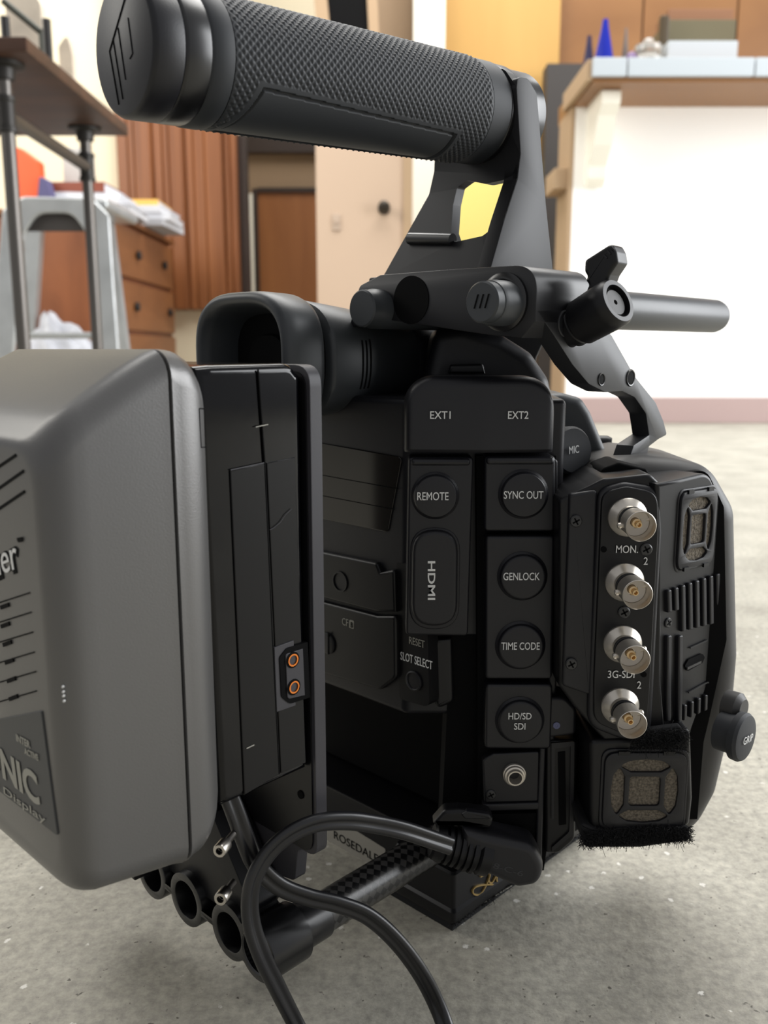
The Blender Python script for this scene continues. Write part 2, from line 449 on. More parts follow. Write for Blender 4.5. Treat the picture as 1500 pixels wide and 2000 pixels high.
# bar on the right
YB = 2.95
xl = xAt(1114, 500, YB)
CZ1 = zAt(1300, 113, 2.68); CZ0 = zAt(1300, 150, 2.68)
struct(box('wall_right', (xl, 2.4, YB, YB + .22, 0, CZ0 - .012), WALLW))
struct(box('baseboard_right', (xl, 2.4, YB - .014, YB, 0, zAt(1300, 776, YB)), MAUVE, bev=.003))
struct(box('trim_bar', (xl - .012, xl, YB + .0, YB + .20, 0, CZ0 - .012), TANW))
bar = thing('bar_counter', 'long bar counter with white tile edge on the white half wall', 'counter', (1.3, 2.9, CZ0))
cxl = xAt(1157, 130, 2.68)
box('counter_board', (cxl + .006, 2.4, 2.69, 3.2, CZ0 - .012, CZ1 - .004), BRNW, bar)
tl = cxl; tn = 0
while tl < 2.35:
    w_ = .1 if tn == 0 else .36
    box('edge_tile', (tl, tl + w_ - .004, 2.672, 2.69, CZ0, CZ1), TILE, bar, bev=.003); tl += w_; tn += 1
box('end_strip', (cxl - .012, cxl + .006, 2.69, 3.04, CZ0 - .006, CZ1), TANW, bar, bev=.003)  # beige counter end, the shade on this side put into the tan
Pk = Plane((cxl + .10, 0, 0), 0)   # corbel in a plane across the wall
def corbel(x):
    pts = [(YB, CZ0 - .012), (YB - .20, CZ0 - .012), (YB - .20, CZ0 - .05), (YB - .16, CZ0 - .075), (YB - .115, CZ0 - .15), (YB - .06, CZ0 - .20), (YB - .055, CZ0 - .235), (YB - .02, CZ0 - .26), (YB, CZ0 - .24)]
    rp = roundpoly([(p[0], p[1], .015) for p in pts])
    v, f = loft_g([[(x + dx, p[0], p[1]) for p in rp] for dx in (0, .055)]); return mk('corbel_bracket', v, f, TRIMW, bar)
corbel(xAt(1168, 200, 2.8))
corbel(2.2)
box('ledge_board', (xl - .055, xl - .012, 2.98, 3.14, zAt(1090, 352, 3.0) - .03, zAt(1090, 330, 3.0)), TANW, bar, bev=.004)

CT = CZ1 - .004
def cone_bottle(px, pyt, Y, rpx, col, label, name='cone_bottle'):
    p = at_Y(px, 100, Y); sc = (p - CAM).dot(FW) / F; zt = zAt(px, pyt, Y)
    return tag(lathe(name, (p.x, Y, CT), Z, [(0, 0), (rpx * sc, 0), (rpx * sc, .006), (rpx * sc * .3, (zt - CT) * .86), (rpx * sc * .22, zt - CT), (0, zt - CT)], col, n=28), label, 'bottle')
cone_bottle(1180, 38, 2.82, 23, mat('blue_glass', (28, 40, 150), 0.15), 'bright blue cone shaped bottle standing on the end of the bar counter')
cone_bottle(1150, 70, 3.0, 18, mat('dark_indigo', (36, 32, 66), 0.3), 'small dark indigo cone behind the bright blue one on the bar', 'indigo_cone')
cone_bottle(1221, 55, 2.85, 10, mat('smoky_glass', (120, 110, 104), 0.2), 'thin smoky bottle right of the bright blue cone on the bar', 'thin_bottle')
p = at_Y(1234, 100, 2.8)
tag(lathe('purple_jar', (p.x, 2.8, CT), Z, [(0, 0), (.016, 0), (.02, .02), (.016, .045), (.008, .055), (0, .055)], mat('purple_ceramic', (104, 78, 120), .4)), 'tiny purple jar beside the clear glass jar on the bar', 'jar')
gl = mat('clear_glass', (236, 236, 232), 0.03); gb = gl.node_tree.nodes['Principled BSDF']; gb.inputs['Transmission Weight'].default_value = .75
p = at_Y(1266, 100, 2.84)
gj = thing('glass_jar', 'clear glass jar with a flared lid next to the stacked boxes', 'jar', (p.x, 2.84, CT))
lathe('jar_body', (p.x, 2.84, CT), Z, [(0, 0), (.04, 0), (.046, .01), (.046, .045), (.03, .062), (.028, .062), (.042, .044), (.042, .004), (0, .004)], gl, gj)
lathe('jar_lid', (p.x, 2.84, CT + .0622), Z, [(0, 0), (.034, 0), (.04, .006), (.04, .022), (.02, .03), (.012, .042), (0, .044)], gl, gj)
bxs = mat('white_card', (184, 191, 196), .6); bxo = mat('olive_card', (96, 88, 64), .7); bxp = mat('pinkish_card', (130, 90, 62), .7)
r = rect(1306, 79, 1440, 114, 2.8, .1); tag(box('white_box', (r[0], r[1], 2.8, 2.9, CT, r[5]), bxs, bev=.003), 'white flat box at the front of the stack on the bar', 'box')
r = rect(1297, 47, 1427, 80, 2.96, .16); tag(box('olive_box', (r[0], r[1], 2.92, 3.1, CT, r[5]), bxo, bev=.003), 'olive box behind the white box on the bar', 'box')
ro = r; r = rect(1300, 24, 1425, 48, 2.98, .1); tag(box('pinkish_box', (r[0], r[1], 2.95, 3.08, ro[5], r[5]), bxp, bev=.003), 'faint brown box lying on top of the olive box', 'box')
r = rect(1287, 33, 1301, 110, 2.9, .02); tag(box('dark_bottle', (r[0], r[1], 2.88, 2.905, CT, r[5]), mat('dark_olive', (70, 58, 40), .4), bev=.006), 'thin dark upright bottle left of the stacked boxes', 'bottle')

# back of the room
YK = 3.9
def slab(name, px0, px1, py0, Y, m, d=.05, py1=None, **k):
    z1 = zAt((px0 + px1) / 2, py0, Y); z0 = 0 if py1 is None else max(0, zAt((px0 + px1) / 2, py1, Y))
    return box(name, (xAt(px0, 350, Y), xAt(px1, 350, Y), Y, Y + d, z0, z1), m, **k)
wpn = thing('plywood_cabinet', 'brown plywood wall cabinets behind the bar at the upper right', 'cabinet', (1.9, YK, 0))
for (a, b) in ((1080, 1239), (1242, 1418), (1421, 1640), (1643, 1900)):
    slab('cabinet_door', a, b, -260, YK, BRNW, .04, None, parent=wpn, bev=.003)
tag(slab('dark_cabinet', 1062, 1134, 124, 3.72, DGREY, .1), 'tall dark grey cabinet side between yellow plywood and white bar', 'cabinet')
struct(slab('wall_back', 860, 1084, -320, 3.86, YELW, .04))
struct(slab('trim_1', 806, 866, -320, 3.80, TRIMW, .05))
tag(slab('yellow_panel', 868, 1044, 318, 3.84, YELP, .018, 560), 'bright yellow panel seen through the opening of the camera handle', 'panel')
pt_ = struct(slab('wall_center', 617, 806, 120, 3.3, WALLP, .12))
struct(slab('shaded_edge', 788, 806, 120, 3.29, TANW, .01))  # darker strip paints the shade on the partition's right edge
p = at_Y(750, 407, 3.3)
kb = thing('door_knob', 'small dark round knob on the pinkish beige wall', 'knob', tuple(p))
lathe('rose', (p.x, 3.3, p.z), (0, -1, 0), [(0, 0), (.022, 0), (.022, .006), (.012, .008), (0, .008)], mat('bronze', (56, 50, 42), .4, metal=.6), kb)
lathe('knob', (p.x, 3.293, p.z), (0, -1, 0), [(.008, 0), (.009, .02), (.02, .03), (.02, .042), (.01, .05), (0, .05)], MATS['bronze'], kb)
r = rect(649, 418, 665, 450, 3.3, 0)
sw = thing('light_switch', 'pale beige light switch plate on the pinkish wall left of the knob', 'light switch', ((r[0] + r[1]) / 2, 3.3, r[4]))
box('switch_plate', (r[0], r[1], 3.294, 3.3, r[4], r[5]), mat('switch_beige', (184, 164, 146), .5), sw, bev=.002)
xm = (r[0] + r[1]) / 2; zm = (r[4] + r[5]) / 2
box('toggle', (xm - .004, xm + .004, 3.284, 3.295, zm - .006, zm + .006), MATS['switch_beige'], sw, bev=.001)
# dark opening above the partition
struct(slab('wall_upper', 735, 812, -320, 3.9, BROWNG, .04, 130))
sg = thing('framed_black_panel', 'black panel in a tan wooden frame above the camera handle', 'panel', (at_Y(670, 50, 3.6).x, 3.6, zAt(670, 135, 3.6)))
def quad(name, pts, Y, d, m, parent):
    P = Plane((0, Y, 0), 90); return prism(name, P, pts, d, m, parent)
quad('black_panel', [(618, -220), (706, -220), (724, 135), (652, 135)], 3.6, .03, DARK, sg)
quad('frame_side', [(592, -220), (618, -220), (652, 135), (626, 135)], 3.59, .05, TANW, sg)
quad('frame_side', [(706, -220), (726, -220), (744, 135), (724, 135)], 3.59, .05, TANW, sg)
# doorway
struct(slab('wall_far', 405, 640, -320, 4.62, WALLC, .05, 270))
struct(slab('wall_hall', 478, 640, 262, 4.6, BROWNG, .04))
struct(slab('trim_3', 452, 640, 262, 4.55, DKW, .04, 297))
struct(slab('trim_4', 482, 492, 378, 4.53, TRIMW, .03))
dr = thing('wooden_door', 'plain orange brown wooden door in a dark frame behind the camera', 'door', (at_Y(560, 500, 4.55).x, 4.55, 0))
slab('door_leaf', 501, 640, 374, 4.555, DOORW, .04, parent=dr)
slab('frame_jamb', 492, 502, 368, 4.54, DKW, .05, parent=dr); slab('frame_head', 502, 640, 366, 4.54, DKW, .05, 375, parent=dr)
# ribbed panelling
rb = MB(); x0 = xAt(234, 400, 3.95); x1 = xAt(466, 400, 3.95); z0 = zAt(350, 606, 3.95); z1 = zAt(350, -60, 3.95)
wds = [.05, .03, .07, .045, .03, .06, .04, .05, .075, .03, .045, .06]; xx = x0; i = 0
while xx < x1:
    w_ = wds[i % len(wds)]; d_ = .012 * ((i * 7) % 3); rb.add(*box_g(xx, min(x1, xx + w_), 3.94 - d_, 3.975, z0, z1, .006, 1)); xx += w_; i += 1
pw = tag(rb.mk('wood_panelling', RIBW), 'orange brown ribbed wood panelling on the wall behind the camera handle', 'panelling')
struct(box('wall_left', (-3.2, x1, 3.99, 4.05, 0, 2.7), WALLC))
struct(box('shadow_side', (x1, xAt(484, 400, 4.0), 3.97, 4.05, 0, zAt(470, 262, 3.97)), DKW))  # dark strip standing in for the shadow side of the panelling
# table with pipe legs
tb = thing('pipe_leg_table', 'dark wood table with grey pipe legs at the left edge', 'table', (-.95, 1.9, 0))
xr = xAt(52, 80, 1.6); zt0 = zAt(52, 101, 1.6); zt1 = zAt(52, 70, 1.6)
box('table_top', (-1.5, xr, 1.6, 2.2, zt0, zt1), TABW, tb, bev=.004)
def pipe_leg(px, Y, py0):
    x = xAt(px, 400, Y)
    lathe('leg', (x, Y, 0), Z, [(0, 0), (.0125, 0), (.0125, zt0 - .006), (0, zt0 - .006)], PIPE, tb, n=20)
    lathe('floor_flange', (x, Y, 0), Z, [(.0126, .012), (.035, .004), (.035, 0)], PIPED, tb, n=20)
    lathe('top_flange', (x, Y, zt0), Z, [(.036, 0), (.036, -.006), (.02, -.01), (.0185, -.028), (.0126, -.03)], PIPED, tb, n=20)
    lathe('tee_fitting', (x, Y, zt0 - .085), Z, [(.0126, -.03), (.018, -.03), (.018, -.022), (.0155, -.02), (.0155, .02), (.018, .022), (.018, .03), (.0126, .03)], PIPED, tb, n=20)
    return x
lx1 = pipe_leg(26, 1.66, 0); lx2 = pipe_leg(174, 2.12, 0)
mb = MB(); zc_ = zt0 - .085; mb.add(*tube_g([Vector((lx1, 1.66, zc_)), Vector((lx2, 2.12, zc_))], .0125, 16)); mb.mk('cross_pipe', PIPE, tb)
pipe_leg(-330, 1.66, 0); pipe_leg(-110, 2.12, 0)
# things on the table
zt = zt1; STN = mat('veined_stone', (214, 202, 184), .5, mottle=(14, .22))
BI = mat('black_iron', (26, 22, 20), .5)
def postbox(px, Y, py0, name, label):
    x = xAt(px, 50, Y); return tag(lathe(name, (x, Y, zt), Z, [(0, 0), (.008, 0), (.008, zAt(px, py0, Y) - zt), (0, zAt(px, py0, Y) - zt)], BI, n=14), label, 'post', 'iron pegs on the pipe table')
postbox(10, 1.70, 33, 'iron_post', 'short black iron peg standing on the table at the far left')
postbox(91, 1.80, 38, 'iron_post', 'black iron peg standing at the right edge of the table')
mb = MB(); mb.add(*tube_g([at_Y(6, 2, 1.74), at_Y(79, 62, 1.74)], .006, 10))
v, f = box_g(-.02, .02, -.02, .02, 0, .012, .002)
q = at_Y(79, 62, 1.74); mb.add(*tube_g([at_Y(79, 62, 1.74), Vector((q.x, 1.74, zt))], .004, 8))
tag(mb.mk('slanted_rod', mat('grey_green_metal', (70, 72, 64), .5, metal=.4)), 'grey green rod leaning between the two black pegs on the table', 'rod')
def stone(px0, px1, py0, Y, name, label, top=.5):
    x0 = xAt(px0, 60, Y); x1 = xAt(px1, 60, Y); h = zAt(px0, py0, Y) - zt
    rp = roundpoly([(x0, 0), (x1, 0), (x1, h * .7, .01), (x0 + (x1 - x0) * top, h, .01), (x0, h * .8, .01)])
    v, f = loft_g([[(p[0], Y + d, zt + p[1]) for p in rp] for d in (0, .02)]); return tag(mk(name, v, f, STN), label, 'stone slab', 'stone slabs on the pipe table')
stone(14, 82, -60, 1.86, 'stone_slab', 'large pale veined stone slab upright behind the rod on the table')
stone(112, 138, 66, 1.97, 'stone_slab', 'narrow tan stone slab at the right end of the table', .7)
# drawer cabinet with books
YC = 2.9; xc = xAt(216, 500, YC); zc1 = zAt(216, 420, YC); YC2 = 3.72
cb = thing('drawer_cabinet', 'wooden drawer cabinet with round dark pulls behind the stool', 'cabinet', (xc - .3, 3.3, 0))
box('cabinet_body', (xc - .62, xc - .006, YC, YC2, 0, zc1), CABF, cb, bev=.004)
def side_px(px, z):   # Y on the cabinet's right side seen at pixel column px
    m = (px - CX) / F; return (xc / m - (HC - z) * sP) / cP
rows = [(zAt(261, 430, YC), .30), ]
hz = [zc1 - .008, zc1 - .185, zc1 - .36, .02]
for k in range(3):
    zt_, zb_ = hz[k] - .008, hz[k + 1] + .008
    o = box('drawer', (xc - .006, xc + .010, YC + .02, YC2 - .02, zb_, zt_), CABW, cb, bev=.003)
    for px in ((261, 313) if k == 0 else (258, 324) if k == 1 else (256, 322)):
        zz = (zt_ + zb_) / 2; yy = side_px(px, zz)
        lathe('pull', (xc + .010, yy, zz), (1, 0, 0), [(0, 0), (.010, 0), (.010, .004), (.016, .007), (.017, .012), (.012, .016), (0, .016)], BI, o, n=18)
box('cabinet_top', (xc - .63, xc + .015, YC - .012, YC2 + .012, zc1, zc1 + .018), CABW, cb, bev=.003)
PAPW = mat('white_paper', (214, 215, 220), .7); PAPG = mat('grey_paper', (170, 170, 174), .6); REDB = mat('red_brown_cover', (132, 66, 46), .5)
YELB = mat('yellow_cover', (236, 186, 96), .5); GRYC = mat('grey_card', (188, 186, 182), .6)
zb = zc1 + .018
def book(x0, x1, y0, y1, h, m, label, rot=0.0, grp='books on the drawer cabinet'):
    global zb
    t = thing('book', label, 'book', ((x0 + x1) / 2, (y0 + y1) / 2, zb), grp)
    cx_, cy_ = (x0 + x1) / 2, (y0 + y1) / 2; ca, sa = math.cos(rot), math.sin(rot)
    fr = lambda x, y, z: Vector((cx_ + (x - cx_) * ca - (y - cy_) * sa, cy_ + (x - cx_) * sa + (y - cy_) * ca, z))
    box('pages', (x0 + .003, x1 - .003, y0 + .003, y1 - .003, zb + .002, zb + h - .002), PAPW, t, fr=fr)
    mb = MB(); mb.add(*box_g(x0, x1, y0, y1, zb, zb + .002, 0, 1, fr)); mb.add(*box_g(x0, x1, y0, y1, zb + h - .002, zb + h, 0, 1, fr)); mb.add(*box_g(x0, x1, y0, y0 + .003, zb + .002, zb + h - .002, 0, 1, fr))
    mb.mk('cover', m, t); zb += h
# front pile (nearer), then rear pile
book(xc - .30, xc + .05, 2.93, 3.22, .022, PAPG, 'pale book lowest in the pile nearer the stool', .05)
book(xc - .29, xc + .03, 2.94, 3.20, .02, PAPW, 'white book second from the bottom in the pile nearer the stool', -.04)
book(xc - .28, xc + .02, 2.95, 3.18, .018, PAPW, 'white book under the red brown one in the nearer pile', .03)
book(xc - .27, xc - .02, 2.95, 3.18, .03, REDB, 'red brown book on top of the pile nearer the stool', -.02)
ztop = zb
tag(box('grey_carton', (xAt(122, 320, 3.0), xAt(164, 320, 3.0), 3.0, 3.12, ztop, zAt(140, 288, 3.0)), GRYC, bev=.004), 'small pale grey carton on the red brown book', 'box')
zb = zc1 + .018
book(xc - .20, xc + .09, 3.27, 3.56, .022, PAPG, 'pale grey book lowest in the pile beside the ribbed panelling', -.05)
book(xc - .21, xc + .10, 3.28, 3.55, .024, PAPW, 'white book second from the bottom beside the ribbed panelling', .04)
book(xc - .20, xc + .08, 3.28, 3.55, .024, PAPW, 'white book right under the yellow one', -.03)
book(xc - .20, xc + .06, 3.29, 3.53, .022, YELB, 'yellow book topmost of the pile beside the ribbed panelling', .02)
# orange thing on the stool/cabinet
P = Plane((0, 2.92, 0), 90)
oc = tag(prism('orange_binder', P, [(20, 408), (20, 280, 8), (42, 288, 6), (74, 312, 6), (82, 408)], .05, mat('orange_plastic', (232, 92, 44), .5), None, bev=.006), 'bright orange binder standing on the drawer cabinet', 'binder')
oc.location.z = zc1 + .018
nb = tag(prism('navy_pouch', P, [(70, 408), (76, 343, 4), (92, 350, 6), (108, 408)], .04, mat('navy_cloth', (84, 80, 118), .7), None, w=.02, bev=.005), 'small navy and lilac pouch beside the orange binder', 'pouch'); nb.location.z = zc1 + .018
# metal stool
YS = 2.42
stl = thing('metal_stool', 'silver grey metal stool with arched apron behind the table legs', 'stool', (xAt(110, 400, YS), YS + .16, 0))
PS = Plane((0, YS, 0), 90); zs = zAt(110, 384, YS)
def zpx(px, z, Y):  # pixel row for a height
    lo, hi = -500, 3000
    for _ in range(40):
        m_ = (lo + hi) / 2
        if zAt(px, m_, Y) > z: lo = m_
        else: hi = m_
    return lo
yf = zpx(100, 0.0, YS); y0f = zpx(100, .03, YS)
outer = [(4, 408, 14), (44, 383, 20), (178, 386, 24), (213, 420, 20), (222, 560), (232, 690), (244, yf), (214, yf), (198, 690), (176, 530), (166, 452, 40), (140, 416, 36), (72, 416, 36), (48, 452, 40), (38, 530), (26, 690), (4, yf), (-36, yf), (-20, 690), (-4, 500)]
prism('front_apron', PS, outer, .012, GALV, stl, bev=.006, seg=4)
xs0, xs1 = xAt(10, 400, YS), xAt(208, 400, YS)
box('seat', (xs0, xs1, YS + .012, YS + .31, zs - .03, zs), GALV, stl, bev=.012, seg=3)
def sleg(xt, yt, xb, yb):
    v, f = loft_g([[(x + a, y + b, z) for (a, b) in ((-.022, -.016), (.022, -.016), (.022, .016), (-.022, .016))] for (x, y, z) in ((xt, yt, zs - .02), (xb, yb, 0))]); mk('leg', v, f, GALV, stl)
sleg(xs0 - .02, YS + .26, xs0 - .12, YS + .30); sleg(xs1 - .085, YS + .26, xs1 - .05, YS + .30)
zf = zAt(120, 655, YS)
mb = MB(); mb.add(*tube_g([Vector((xAt(12, 655, YS), YS + .02, zf)), Vector((xAt(208, 655, YS), YS + .02, zf))], .009, 12)); mb.mk('footrest', GALV, stl)
# dark inside of the apron
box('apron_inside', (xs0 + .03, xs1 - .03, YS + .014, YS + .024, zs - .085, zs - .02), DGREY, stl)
# plastic bag
bg = bmesh.new(); bmesh.ops.create_icosphere(bg, subdivisions=4, radius=1)
pb = at_Y(98, 665, 2.62)
zb0 = 0.0; vs = []; rnd = random.Random(2)
for v in bg.verts:
    c = v.co; n_ = .10 * math.sin(7 * c.x + 3 * c.z) + .08 * math.sin(11 * c.y + 5 * c.x) + .05 * math.sin(17 * c.z + 9 * c.x)
    k = 1 + n_; vs.append((pb.x + c.x * .105 * k, pb.y + .06 + c.y * .09 * k, max(0.0, .165 + c.z * .165 * k)))
bg.verts.index_update(); fs = [[v.index for v in f_.verts] for f_ in bg.faces]; bg.free()
tag(mk('plastic_bag', vs, fs, mat('white_plastic_bag', (206, 208, 216), .35, bump=(30, .8, .01)), ang=60), 'crumpled white plastic bag on the floor behind the stool footrest', 'bag')

# ================================================================== BATTERY
bS = bcoord(at_Y(325, 1200, 0.235))
PB = plane_b(bS)
def ab(px, py, P=PB):
    p = P.hit(px, py); return acoord(p), p.z
aF = ab(424, 1100)[0]; aS = ab(350, 1150)[0]; aR = ab(93, 1000)[0]
zT = ab(325, 682)[1]; zBm = ab(330, 1722)[1]
zTr = ab(150, 800)[1]
def rrect(b0, b1, z0, z1, r, k=6):
    out = []
    for (cb_, cz, s) in ((b1 - r, z1 - r, 0), (b0 + r, z1 - r, 90), (b0 + r, z0 + r, 180), (b1 - r, z0 + r, 270)):
        for i in range(k + 1):
            t = R_(s + 90 * i / k); out.append((cb_ + r * math.cos(t), cz + r * math.sin(t)))
    return out
bat = thing('battery_pack', 'large grey battery pack mounted on the back of the camera rig', 'battery', tuple(RF((aR + aF) / 2, bS - .05, zBm)))
rings = []
def bring(a, ins, zt, zb, r): rings.append([RF(a, b, z) for (b, z) in rrect(bS - .098, bS - ins, zb, zt, r)])
aTs = ab(325, 700)[0]
def ztop_(a):   # sloping rear top
    t = (aTs - a) / (aTs - ab(150, 800)[0]); return zT - max(0, min(1.25, t)) ** 1.15 * (zT - zTr)
rings_front = []
L_ = aF - aS
for i in range(9):
    t = i / 8 * math.pi / 2; bring(aF - .011 * (1 - math.cos(t)) * .9, .0045 * (1 - math.sin(t)), zT - .010 * (1 - math.sin(t)), zBm + .016 * (1 - math.sin(t)), .010)
bring(aS + .0006, 0, zT, zBm, .008)
bring(aS + .0003, .0007, zT - .0007, zBm + .0007, .008)
fr_rings = rings
fv, ff = loft_g(fr_rings); mk('front_shell', fv, ff, GREYB, bat, ang=50)
rings = []
bring(aS - .0003, .0007, zT - .0007, zBm + .0007, .008); bring(aS - .0006, 0, zT, zBm, .008)
rr = .0080
for i in range(1, 9):
    a = aS + (aR + rr - aS) * i / 8; bring(a, 0, ztop_(a), zBm + .004 * i / 8, .009)
for i in range(1, 9):
    t = i / 8 * math.pi / 2; a = aR + rr * (1 - math.sin(t)); s = rr * (1 - math.cos(t)); bring(a, s, ztop_(a) - s * .8, zBm + .004 + s, .010)
fv, ff = loft_g(rings); mk('rear_shell', fv, ff, GREYB, bat, ang=50)
rings = []
bring(aS + .0005, .0012, zT - .0012, zBm + .0012, .008); bring(aS - .0005, .0012, zT - .0012, zBm + .0012, .008)
fv, ff = loft_g(rings); mk('shell_seam', fv, ff, DARK, bat)
# small moulded catches on the front shell
def shell_w(a):
    c_ = 1 - (aF - a) / .0099
    return 0.0 if c_ <= 0 else -.0045 * (1 - math.sin(math.acos(min(1, c_))))
for pts in ([(411, 799), (389, 798), (393, 874), (413, 872)], [(447, 1492), (427, 1502), (430, 1571), (449, 1561)]):
    path = []
    for k_ in range(3):
        for t_ in range(8):
            x = pts[k_][0] + (pts[k_ + 1][0] - pts[k_][0]) * t_ / 7; y = pts[k_][1] + (pts[k_ + 1][1] - pts[k_][1]) * t_ / 7
            w_ = 0
            for _ in range(4): w_ = shell_w(acoord(PB.hit(x, y, w_)))
            path.append(PB.hit(x, y, w_))
    mk('moulded_catch_line', *tube_g(path, .00016, 6), DARK, bat)
# rear face
PR = plane_a(aR)
lab = prism('label_panel', PR, [(-120, 1428), (80, 1388, 5), (112, 1634, 3), (-120, 1455)], .001, GREYL, bat, w=.0005, bev=.0003, label='dark label panel with pale lettering')
for (p0, p1, s) in (((-90, 970), (30, 889), 5), ((-80, 1008), (45, 920), 5), ((-80, 1046), (47, 960), 5),
                    ((-60, 1196), (57, 1158), 2.5), ((-60, 1234), (60, 1196), 2.5), ((-60, 1272), (63, 1235), 2.5), ((-60, 1312), (66, 1274), 2.5), ((-60, 1350), (69, 1312), 2.5), ((-60, 1388), (70, 1350), 2.5)):
    v, f = ribbon(PR, [p0, p1], s, .00025); mk('vent_groove', v, f, DARK, bat)
for (x, y) in ((8, 1184), (9, 1221), (13, 1257), (17, 1292), (21, 1328), (25, 1363)):
    v, f = ribbon(PR, [(x - 8, y + 3), (x + 8, y - 3)], 8, .0004, .0005); mk('vent_slot', v, f, DARK, bat)
text('brand_lettering_outline', PR, 'Bauer', (-42, 1146), (44, 1110), 62, DARK, bat, .0002, bold=.05, ital=.12)  # bolder black print outlining the white letters
text('brand_lettering', PR, 'Bauer', (-44, 1140), (38, 1108), 58, WHT, bat, .0004, ital=.12)
text('registered_mark', PR, "'", (36, 1072), (46, 1070), 20, DARK, bat, .0004, bold=.04)
text('model_lettering', PR, 'DIONIC', (-66, 1462), (78, 1574), 58, GRYP, bat, .0008, bold=.03, ital=-.1)
text('small_lettering', PR, 'RealTime Display', (-90, 1478), (89, 1610), 15, GRYP, bat, .0008)
text('small_lettering', PR, 'INTER', (32, 1447), (59, 1462), 14, GRYP, bat, .0008, bold=.02)
text('small_lettering', PR, 'ACTIVE', (48, 1472), (75, 1486), 12, GRYP, bat, .0008, bold=.02)
mb = MB()
for y in (1342, 1352, 1360, 1370): mb.add(*lathe_g(at_depth(122 + (y - 1342) * .08, y, (PB.hit(150, y) - CAM).dot(FW) - .0008), -A + B, [(.0003, -.0006), (.0003, 0), (0, .0001)], 8))
mb.mk('wear_marks', WHT, bat)

# ================================================================== ADAPTER + PLATE + RODS
bA = bS - .0035
PA = plane_b(bA)
aPl = acoord(PA.hit(601, 1100))           # rear face of the mounting plate
mnt = thing('battery_mount', 'black battery mounting plate with power tap and rod clamp', 'camera mount', tuple(RF(aPl, bA - .05, .03)))
adp = prism('adapter_box', PA, [(380, 716), (412, 713, 8), (570, 709, 14), (590, 735), (602, 1502), (448, 1572), (430, 1572), (395, 1000)], .088, GLOSS, mnt, bev=.0028, seg=4)
prism('side_panel', PA, [(450, 919), (517, 905), (546, 1512), (478, 1553)], .001, SIDEP, adp, w=.0006, bev=.0003)
prism('side_panel', PA, [(521, 904), (576, 893), (598, 1490), (549, 1510)], .001, SIDEP, adp, w=.0004, bev=.0003)
v, f = ribbon(PA, [(505, 722), (518, 905), (532, 1230), (546, 1512)], 2.2, .00072, .0006); mk('panel_seam', v, f, DARK, adp)
v, f = ribbon(PA, [(451, 918), (516, 904)], 2, .0008, .0003); mk('panel_edge', v, f, EDGE, adp)
tap = prism('power_tap', PA, [(536, 1265), (574, 1251), (578, 1378), (541, 1391)], .002, EDGE, adp, w=.0009, bev=.0002, label='two-pin power outlet with copper contacts')
prism('recess', PA, [(546, 1284, 12), (560, 1266, 10), (601, 1254), (606, 1362), (566, 1375, 10), (550, 1362, 10)], .002, DARK, tap, w=.0012)
prism('face_plate', PA, [(558, 1278, 5), (592, 1267), (596, 1358), (562, 1366, 5)], .002, EDGE, tap, w=.0015, bev=.0002)
for (x, y) in ((572, 1289), (574, 1342)):
    c = PA.hit(x, y, .0016); mk('contact', *lathe_g(c, PA.n, [(.0021, -.0002), (.0021, .0003), (.0016, .0003), (.0015, -.0006), (0, -.0007)], 20), COPP, tap)
    mk('contact_surround', *lathe_g(c, PA.n, [(.0027, -.0003), (.0027, .0001), (.002, .0001)], 20), DARK, tap)
v, f = ribbon(PA, [(527, 1035), (535, 1031), (548, 1020), (558, 1005), (570, 994)], .9, .0009, .0002); mk('scratch', v, f, EDGE, adp)
mb = MB()
for (p, q) in (((482, 1462), (497, 1455)), ((500, 834), (524, 829))): mb.add(*ribbon(PA, [p, q], 2, .0009, .0002))
mb.mk('scratch', GRYP, adp)
# plate
PP = plane_a(aPl)
ubR = PP.uv(*(0, 0))  # not used
zPt = PA.hit(600, 712).z; zPb = PA.hit(625, 1664).z
u_r = (RF(aPl, bS - .0012, 0) - PP.o).dot(PP.u)
pol = roundpoly([(u_r, zPt, .007), (u_r - .1, zPt, .007), (u_r - .1, zPb), (u_r - .022, zPb - .016, .004), (u_r - .012, zPb - .014, .003), (u_r - .010, zPb, .003), (u_r, zPb, .006)])
v, f = prism_g(PP, pol, .0048, 0, .0004, 2); mk('mounting_plate', v, f, EDGE, mnt, wn=True)
v, f = prism_g(PP, roundpoly([(u_r - .0015, zPt - .002, .006), (u_r - .098, zPt - .002), (u_r - .098, zPb + .001), (u_r - .0015, zPb + .001, .006)]), .0005, .0006); mk('plate_rear_face', v, f, BLK2, mnt)
c = PP.hit(587, 1552, .0008); mk('plate_hole', *lathe_g(c, PP.n, [(.0015, -.0002), (.0015, .0002), (0, .0002)], 16), DARK, mnt)
# rod clamp
RC = at_depth(500, 1862, .303); aC = acoord(RC); bC = bcoord(RC); zC = RC.z
PC = plane_a(aC); uC = (RC - PC.o).dot(PC.u)
u2 = PC.uv(446, 1812)[0]; u3 = PC.uv(362, 1752)[0]
u4 = u3 - (u2 - u3) * .9
def stad(us, r):
    out = []
    n = 16
    us = sorted(us)
    # scalloped outline: a circle per lobe, walked along the bottom and back along the top
    for i, u in enumerate(us):
        for k in range(n + 1):
            t = math.pi + (math.pi) * k / n
            x, y = u + r * math.cos(t), zC + r * math.sin(t)
            if i > 0 and x < (us[i - 1] + u) / 2: continue
            if i < len(us) - 1 and x > (us[i + 1] + u) / 2: continue
            out.append((x, y))
    for i, u in reversed(list(enumerate(us))):
        for k in range(n + 1):
            t = math.pi * k / n
            x, y = u + r * math.cos(t), zC + r * math.sin(t)
            if i > 0 and x < (us[i - 1] + u) / 2: continue
            if i < len(us) - 1 and x > (us[i + 1] + u) / 2: continue
            out.append((x, y))
    return roundpoly(out)
